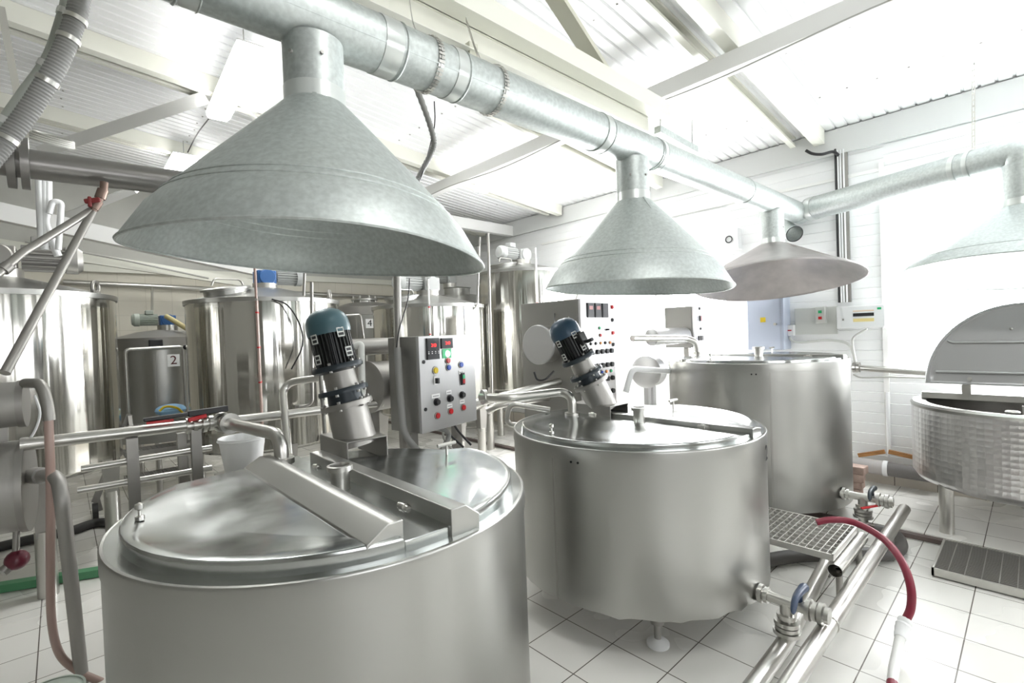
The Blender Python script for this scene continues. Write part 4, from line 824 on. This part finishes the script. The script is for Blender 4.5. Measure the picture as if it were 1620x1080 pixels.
t.mb().bar((-1.2, 5.0, .03), (.75, 4.15, .03), .07, .05).build('strip', GREENP, t.e)

# ------------------------------------------------------------------ right side: platform, pipes, valves, hose, grates
t = WT('grating_platform', 'low grated steel platform between the middle and far vats', 'platform', (3.33, 1.1, 0))
x0, x1, y0, y1, pz = 3.05, 3.58, .77, 1.70, .285
q = t.mb(); grating(q, x0, x1, y0, y1, pz, 0, 0, .035); q.build('frame', GR, t.e)
q = t.mb(); grate_bars(q, x0, x1, y0, y1, pz, 9, 26, .022, .005); q.build('grating', GR, t.e)
t.mb().tube([(x0 - .02, y0 - .01, pz - .075), (x1 + .03, y0 - .01, pz - .075)], .035, 20, caps=False).build('support_tube', PIPE, t.e, sol=.003)
for x in (x0 + .06, x1 - .03):
    t.mb().cyl((x, y0 - .01, 0), (x, y0 - .01, pz - .095), .017, n=16).build('leg', SATIN, t.e); t.mb().cyl((x, y1 - .04, 0), (x, y1 - .04, pz - .035), .019, n=16).build('leg', SATIN, t.e)
t.mb().tube([(x0 + .06, y0 - .01, .06), (x1 - .03, y0 - .01, .06)], .010, 10).build('brace', SATIN, t.e)
q = t.mb(); q.tube([(x0, y1 - .04, pz - .075), (x1, y1 - .04, pz - .075)], .03, 16); q.build('support_tube', PIPE, t.e)
t = pipe('long round steel pipe low over the floor at the right, ending near the wall', [(1.2, .66, .17), (4.42, .665, .19)], .037, f=0)
for x in (1.6, 3.9): t.mb().bar((x, .66, 0), (x, .66, .145), .03, .03).build('support', SATIN, t.e)
t.mb().torus((2.53, .66, .178), (1, 0, 0), .036, .004, 24, 6).build('weld_ring', PIPE, t.e)
t = pipe('lower steel drain pipe running on the floor beside the middle vat', [(1.2, .80, .075), (2.42, .815, .075), (3.75, .93, .075)], .036, f=.1)
for x, y in ((1.5, .80), (3.4, .90)): t.mb().bar((x, y, 0), (x, y, .05), .05, .03).build('support', SATIN, t.e)
def valve(label, x, y0, z, handle, tee_y, drop_z, s=1.0, end_y=.69):
    t = WT('outlet_valve', label, 'valve', (x, y0, z), 'outlet valves at the foot of the vats')
    c = lambda y, dz=0: (x, y, z + dz)
    t.mb().cyl(c(y0 + .05), c(end_y), .022 * s, n=20).build('pipe', PIPE, t.e)
    for y, r in ((y0 - .015, .036), (y0 - .04, .030), (tee_y - .085, .040), (tee_y - .11, .034), (tee_y - .135, .040), (tee_y - .158, .03)): t.mb().cyl(c(y), c(y - .018), r * s, n=24).build('clamp', PIPE, t.e)
    t.mb().cyl(c(tee_y), (x, tee_y, drop_z), .024 * s, n=18).build('tee', PIPE, t.e)
    for zz, r in ((z - .055, .036), (z - .085, .046), (z - .11, .043), (z - .13, .05)): 
        if zz > drop_z - .02: t.mb().cyl((x, tee_y, zz), (x, tee_y, zz - .018), r * s, n=24).build('union_nut', PIPE, t.e)
    q = t.mb(); yy = tee_y - .055
    P = [(x + .08, yy, z + .058), (x + .04, yy, z + .062), (x - .05, yy, z + .055), (x - .12, yy - .01, z + .02)]
    q.cyl(c(yy, .02), c(yy, .05), .014, n=14); q.tube(spline(P, 5), [.020, .021, .021, .02, .02, .019, .018, .018, .017, .016, .015, .014, .014, .013, .011, .006][:len(spline(P, 5))], 10); q.build('handle', handle, t.e)
    return t
valve('outlet valve with dark blue handle at the foot of the middle vat', 2.45, .95, .255, mat('dark_blue_handle', (.03, .05, .10), .35), .815, .10, s=1.2, end_y=.68)
t = valve('outlet valve with red trigger at the foot of the far vat', 4.26, 1.02, .27, NAVY, .88, .09, s=1.25, end_y=.70)
t.mb().bar((4.12, .86, .23), (4.25, .78, .235), .02, .012).build('red_lever', RED, t.e, bev=.003)
P = spline([(3.122, 0.867, 0.420), (3.159, 0.804, 0.440), (3.196, 0.707, 0.440), (3.116, 0.565, 0.420), (2.983, 0.468, 0.380), (2.907, 0.422, 0.300), (2.895, 0.420, 0.200), (2.863, 0.441, 0.130)], 8)
t = pipe('dark red rubber hose arching off the grated platform to the floor', P, .018, f=0, m=REDHOSE, name='red_hose', cat='hose')
Q = spline([(2.877, 0.438, 0.140), (2.823, 0.447, 0.100), (2.720, 0.446, 0.060), (2.602, 0.442, 0.035), (2.500, 0.430, 0.025), (2.364, 0.406, 0.020)], 6)
t.mb().tube(Q, [.026] * 8 + [.021] * (len(Q) - 8), 14).build('clear_end', CLEARH, t.e)
q = t.mb(); q.tube(Q[:9], [.028, .031, .027, .032, .029, .030, .026, .027, .023], 14); q.build('tape_wrap', WHITEPL, t.e)
t.mb().cyl(Q[-8], Q[-1], .022, n=14).build('red_tip', REDHOSE, t.e)
pipe('thick black hose curling under the grated platform to the drain', spline([(2.790, 1.358, 0.050), (3.310, 1.165, 0.050), (3.574, 0.968, 0.050), (3.742, 0.798, 0.050), (3.860, 0.669, 0.050), (4.041, 0.635, 0.050), (4.232, 0.695, 0.050), (4.250, 0.807, 0.050)], 8), .042, f=0, m=HOSEBLK, name='black_hose', cat='hose')
t = WT('floor_grate', 'flat grey floor grate lying at the right edge by the open vat', 'grate', (4.1, -.1, 0))
x0, x1, y0, y1 = 3.80, 4.36, -.85, .45
q = t.mb(); grating(q, x0, x1, y0, y1, .055, 0, 0, .045); q.build('frame', GR, t.e)
q = t.mb(); grate_bars(q, x0, x1, y0, y1, .052, 24, 18, .02, .005); q.build('grating', GRD, t.e)
t.mb().box(((x0 + x1) / 2, (y0 + y1) / 2, .012), (x1 - x0 - .03, y1 - y0 - .03, .012)).build('tray', DULL, t.e)

# open vat at the right edge
OX, OY, OR = 4.95, .06, .62
t = thing('open_vat', 'dimpled steel vat with raised half lid at the right edge', 'vat', (OX, OY, 0.04))
zt, zb = .86, .33
MB().lathe([(OR - .10, zb - .03), (OR - .03, zb - .005), (OR, zb + .04), (OR, zt)], n=128).build('dimpled_shell', DIMPLE, t)
MB().lathe([(OR, zt), (OR + .006, zt + .02), (OR - .01, zt + .035), (OR - .09, zt + .028), (OR - .095, zt + .01)], n=96).build('rim', STEEL, t)
MB().lathe([(OR - .095, zt + .01), (OR - .11, zb + .12), (.001, zb + .08)], n=64).build('inner_wall', SATIN, t)
MB().lathe([(OR - .10, zb - .03), (.001, zb - .04)], n=64).build('underside', DULL, t)
for a in (rad(136), rad(-136), rad(0)):
    c, s = .56 * cos(a), .56 * sin(a); MB().cyl((c, s, 0), (c, s, zb + .03), .042, n=20).build('leg', PIPE, t)
P = arc_poly(OR - .05, xmin=.04); q = MB(); lid_mesh(q, P, zt + .03, .03); q.build('fixed_lid', STEEL, t)
MB().box((.02, 0, zt + .06), (.05, 2 * OR - .12, .05)).build('hinge_beam', PIPE, t, bev=.004)
MB().cyl((-.1, 0, zb + .1), (-.1, 0, zt + .03), .014, n=12).build('agitator_rod', PIPE, t)
P = arc_poly(OR - .085, xmax=0); z0 = zt + .15; k = 1.12                            # raised lid, standing nearly upright: local (x,y) -> (thin, y, up)
tl = rad(8)
def up(x, y, o): return (-.01 + (-x * k) * sin(tl) + o * cos(tl), y, z0 + (-x * k) * cos(tl) - o * sin(tl))
cx = -.24
def L(kk, o): return [up(cx + (x - cx) * kk, y * kk, o) for x, y in P]
q = MB(); q.rings([L(1, .022), L(1.0, -.018), L(.985, -.024), L(.955, -.024), L(.945, -.010), L(.90, -.004), L(.5, -.002), L(.1, -.002)]); ld = q.build('raised_lid', CABFACE, t)
q = MB(); pr = [up(-.02, -.5, -.026), up(-.10, -.5, -.026)]
for a, b, w in ((-.085, -.085, .30), ): q.tube([up(a, -.47, -.012), up(b, .47, -.012)], .012, 10)
q.tube(fillet([up(-.30, -.40, -.008), up(-.285, -.38, -.010), up(-.285, .38, -.010), up(-.30, .40, -.008)], .03), .010, 10); q.build('rib', CABFACE, ld)
for y in (-.3, .28): MB().cyl(up(-.04, y, -.02), up(-.04, y, -.034), .014, n=12).build('bolt', PIPE, ld)
for y, x in ((-.1, -.42), (.06, -.37)): MB().sphere(up(x, y, -.006), .010).build('rivet', PIPE, ld)
for y in (-.32, .30): MB().box((.0, y, z0 - .03), (.03, .05, .09)).build('hinge', PIPE, ld)
q = MB(); q.torus((-OR * .78, .05, zt + .036), (0, 0, 1), .03, .008, 20, 6); q.build('rim_port', PIPE, t)

# ------------------------------------------------------------------ on the siding wall
def wbox(name, label, y0, y1, z0, z1, d, m, cat='electrical box', bev=.006):
    t = WT(name, label, cat, (XW, (y0 + y1) / 2, (z0 + z1) / 2)); t.o = (y0, y1, z0, z1, d)
    t.b = t.mb().box((XW - .012 - d / 2, (y0 + y1) / 2, (z0 + z1) / 2), (d + .02, y1 - y0, z1 - z0)).build('case', m, t.e, bev=bev); return t
def wl(t, y, z, w, h, m, name, o=.004): return t.mb().box((XW - .022 - t.o[4] - o / 2, y, z), (o + .003, w, h)).build(name, m, t.e)
def PX(p): return p[1], p[2]
t = wbox('fuse_box', 'white fuse box with row of breakers on the siding wall', (5.500, 0.931, 1.706)[1], (5.500, 1.299, 1.702)[1], (5.500, 1.293, 1.489)[2], (5.500, 1.288, 1.701)[2], .12, WHITEPL)
yc, zc = (t.o[0] + t.o[1]) / 2, (t.o[2] + t.o[3]) / 2
wl(t, yc - .02, zc - .0, t.o[1] - t.o[0] - .03, t.o[3] - t.o[2] - .03, mat('box_door_white', (.80, .82, .82), .35), 'door')
wl(t, yc - .03, zc + .02, .16, .03, BLACK, 'breaker_row', .008); wl(t, yc - .03, zc - .03, .16, .03, mat('pale_yellow_print', (.8, .68, .3), .5), 'yellow_label', .006); wl(t, yc - .03, zc + .055, .16, .012, mat('pale_orange_print', (.75, .6, .45), .5), 'strip_label', .006)
wl(t, yc - .15, zc + .07, .03, .02, GREEN, 'green_sticker', .006); wl(t, yc + .13, zc - .02, .015, .02, DULL, 'lock', .008)
t = wbox('switch_box', 'grey box with green and red buttons left of the fuse box', (5.500, 1.405, 1.678)[1], (5.500, 1.492, 1.684)[1], (5.500, 1.451, 1.550)[2], (5.500, 1.447, 1.712)[2], .07, GREYPL)
yc, zc = (t.o[0] + t.o[1]) / 2, (t.o[2] + t.o[3]) / 2; wl(t, yc, zc + .03, .028, .028, GREEN, 'green_button', .012); wl(t, yc, zc - .03, .028, .028, RED, 'red_button', .012)
t = wbox('wall_plate', 'plain pale grey board on the siding wall behind the button box', (5.550, 1.318, 1.612)[1], (5.550, 1.696, 1.631)[1], (5.550, 1.506, 1.438)[2], (5.550, 1.499, 1.710)[2], .012, GREYPL)
t = wbox('socket_box', 'small white socket box left of the grey board', (5.520, 1.691, 1.488)[1], (5.520, 1.786, 1.491)[1], (5.520, 1.739, 1.431)[2], (5.520, 1.736, 1.542)[2], .07, WHITEPL)
yc, zc = (t.o[0] + t.o[1]) / 2, (t.o[2] + t.o[3]) / 2; wl(t, yc, zc, .06, .012, RED, 'switch_row', .008)
t = wbox('blue_cabinet', 'pale blue grey wall cabinet with yellow warning sticker', (5.400, 1.743, 1.634)[1], (5.400, 2.103, 1.653)[1], (5.400, 1.934, 1.293)[2], (5.400, 1.914, 2.038)[2], .18, DOORBLU, 'cabinet')
yc = (t.o[0] + t.o[1]) / 2; wl(t, yc + .02, (5.400, 1.976, 1.606)[2], .05, .05, YELLOW, 'yellow_sticker'); t.mb().cyl((XW - .2, yc - .10, (5.400, 1.896, 1.557)[2]), (XW - .225, yc - .10, (5.400, 1.896, 1.557)[2]), .014, n=12).build('lock', PIPE, t.e)
wl(t, t.o[0] + .03, (t.o[2] + t.o[3]) / 2, .02, t.o[3] - t.o[2], mat('blue_grey_edge', (.42, .46, .56), .4), 'door_edge')
t = wbox('junction_box', 'white panel with a small black handle under the siding, left of the round hood', (5.500, 2.211, 2.526)[1], (5.500, 2.405, 2.559)[1], (5.500, 2.304, 2.401)[2], (5.500, 2.297, 2.631)[2], .08, WHITEPL, 'panel')
yc, zc = (t.o[0] + t.o[1]) / 2, (t.o[2] + t.o[3]) / 2; t.mb().torus((XW - .115, yc, zc), (1, 0, 0), .035, .006, 16, 6).build('handle', BLACK, t.e)
t = WT('cable_tray', 'vertical metal cable tray on the siding wall above the fuse box', 'cable tray', (5.560, 1.232, 3.180))
za, zb2 = (5.560, 1.243, 3.183)[2], (5.560, 1.244, 1.742)[2]; yy = (5.560, 1.251, 2.823)[1]
q = t.mb(); q.box((XW - .03, yy, (za + zb2) / 2), (.03, .10, za - zb2)); q.build('tray', SATIN, t.e)
q = t.mb()
for o in (-.02, .005, .025): q.tube([(XW - .05, yy + o, za + .02), (XW - .05, yy + o, zb2)], .007, 8)
q.build('cables', WHITEPL, t.e); t.mb().tube([(XW - .05, yy + .045, za + .04), (XW - .05, yy + .045, zb2)], .009, 8).build('cable', BLACK, t.e)
t = pipe('black cable bundle curving to the top of the cable tray', spline([(5.450, 1.517, 3.252), (5.450, 1.463, 3.206), (5.450, 1.383, 3.176), (5.500, 1.301, 3.187), (5.520, 1.260, 3.143)], 6), .014, f=0, m=BLACK, name='cable', cat='cable')
pipe('horizontal steel pipe on the siding wall leading behind the raised lid', [(5.500, 1.124, 1.115), (5.500, 0.593, 1.085)], .028, f=0, flange=[((5.500, 1.144, 1.120), (0, 1, 0)), ((5.500, 1.174, 1.120), (0, 1, 0))])
pipe('thin cable along the siding wall under the steel pipe', spline([(5.530, 1.192, 1.050), (5.530, 1.117, 1.023), (5.530, 0.903, 1.038), (5.530, 0.618, 1.038)], 6), .007, f=0, m=WIRE, name='cable', cat='cable')
pipe('grey conduit curving from the small socket box to the wall pipe', spline([(5.520, 1.734, 1.418), (5.520, 1.699, 1.372), (5.520, 1.584, 1.364), (5.520, 1.390, 1.380), (5.520, 1.234, 1.347), (5.520, 1.185, 1.244), (5.520, 1.173, 1.136)], 6), .012, f=0, m=GREYPL, name='conduit', cat='conduit')
pipe('grey conduit looping below the fuse box', spline([(5.500, 1.068, 1.481), (5.520, 1.172, 1.412), (5.520, 1.188, 1.334), (5.500, 1.163, 1.174)], 6), .010, f=0, m=GREYPL, name='conduit', cat='conduit')
t = pipe('thick grey insulated pipe along the foot of the siding wall', [(5.460, 1.349, 0.215), (5.460, 0.945, 0.207)], .065, f=0, m=mat('grey_insulation', (.45, .43, .42), .5), n=20)
t.mb().tube([(5.460, 0.945, 0.207), (5.460, 0.625, 0.204)], .062, 20).build('dark_section', mat('dark_insulation', (.17, .16, .155), .45), t.e); p = V((5.460, 0.945, 0.207)); t.mb().cyl(p + V((0, .02, 0)), p + V((0, -.015, 0)), .07, n=24).build('joint_ring', WHITEPL, t.e)
t = WT('wooden_slat', 'orange wooden slat above the insulated pipe, left of the white upright', 'slat', (5.500, 1.053, 0.321)); t.mb().bar((5.500, 1.162, 0.286), (5.500, 0.958, 0.353), .03, .035).build('slat', WOOD, t.e)
t = WT('wooden_slat', 'orange wooden slat above the insulated pipe, right of the white upright', 'slat', (5.500, 0.844, 0.342)); t.mb().bar((5.500, 0.930, 0.357), (5.500, 0.734, 0.331), .03, .035).build('slat', WOOD, t.e)
t = WT('white_upright', 'slim white upright pipe on the siding wall beside the open vat', 'pipe', (5.540, 0.940, 0.663)); a, b = (5.540, 0.935, 0.896), (5.540, 0.956, 0.299); t.mb().cyl((a[0], a[1], a[2]), (a[0], a[1], b[2]), .014, n=12).build('pipe', WHITEPL, t.e)
for i in range(4):
    t = WT('loose_brick', ('bottom brick', 'second brick', 'third brick', 'top brick')[i] + ' of the small stack by the far vat foot', 'brick', (5.02 + .02 * i, 1.16 - .01 * i, .04 + .066 * i), 'old bricks stacked by the wall')
    t.mb().box((5.02 + .02 * (i % 2), 1.17 - .012 * i, .073 + .066 * i), (.12, .25, .065), (1, .1 * (i % 3 - 1), 0)).build('brick', BRICK, t.e, bev=.006)
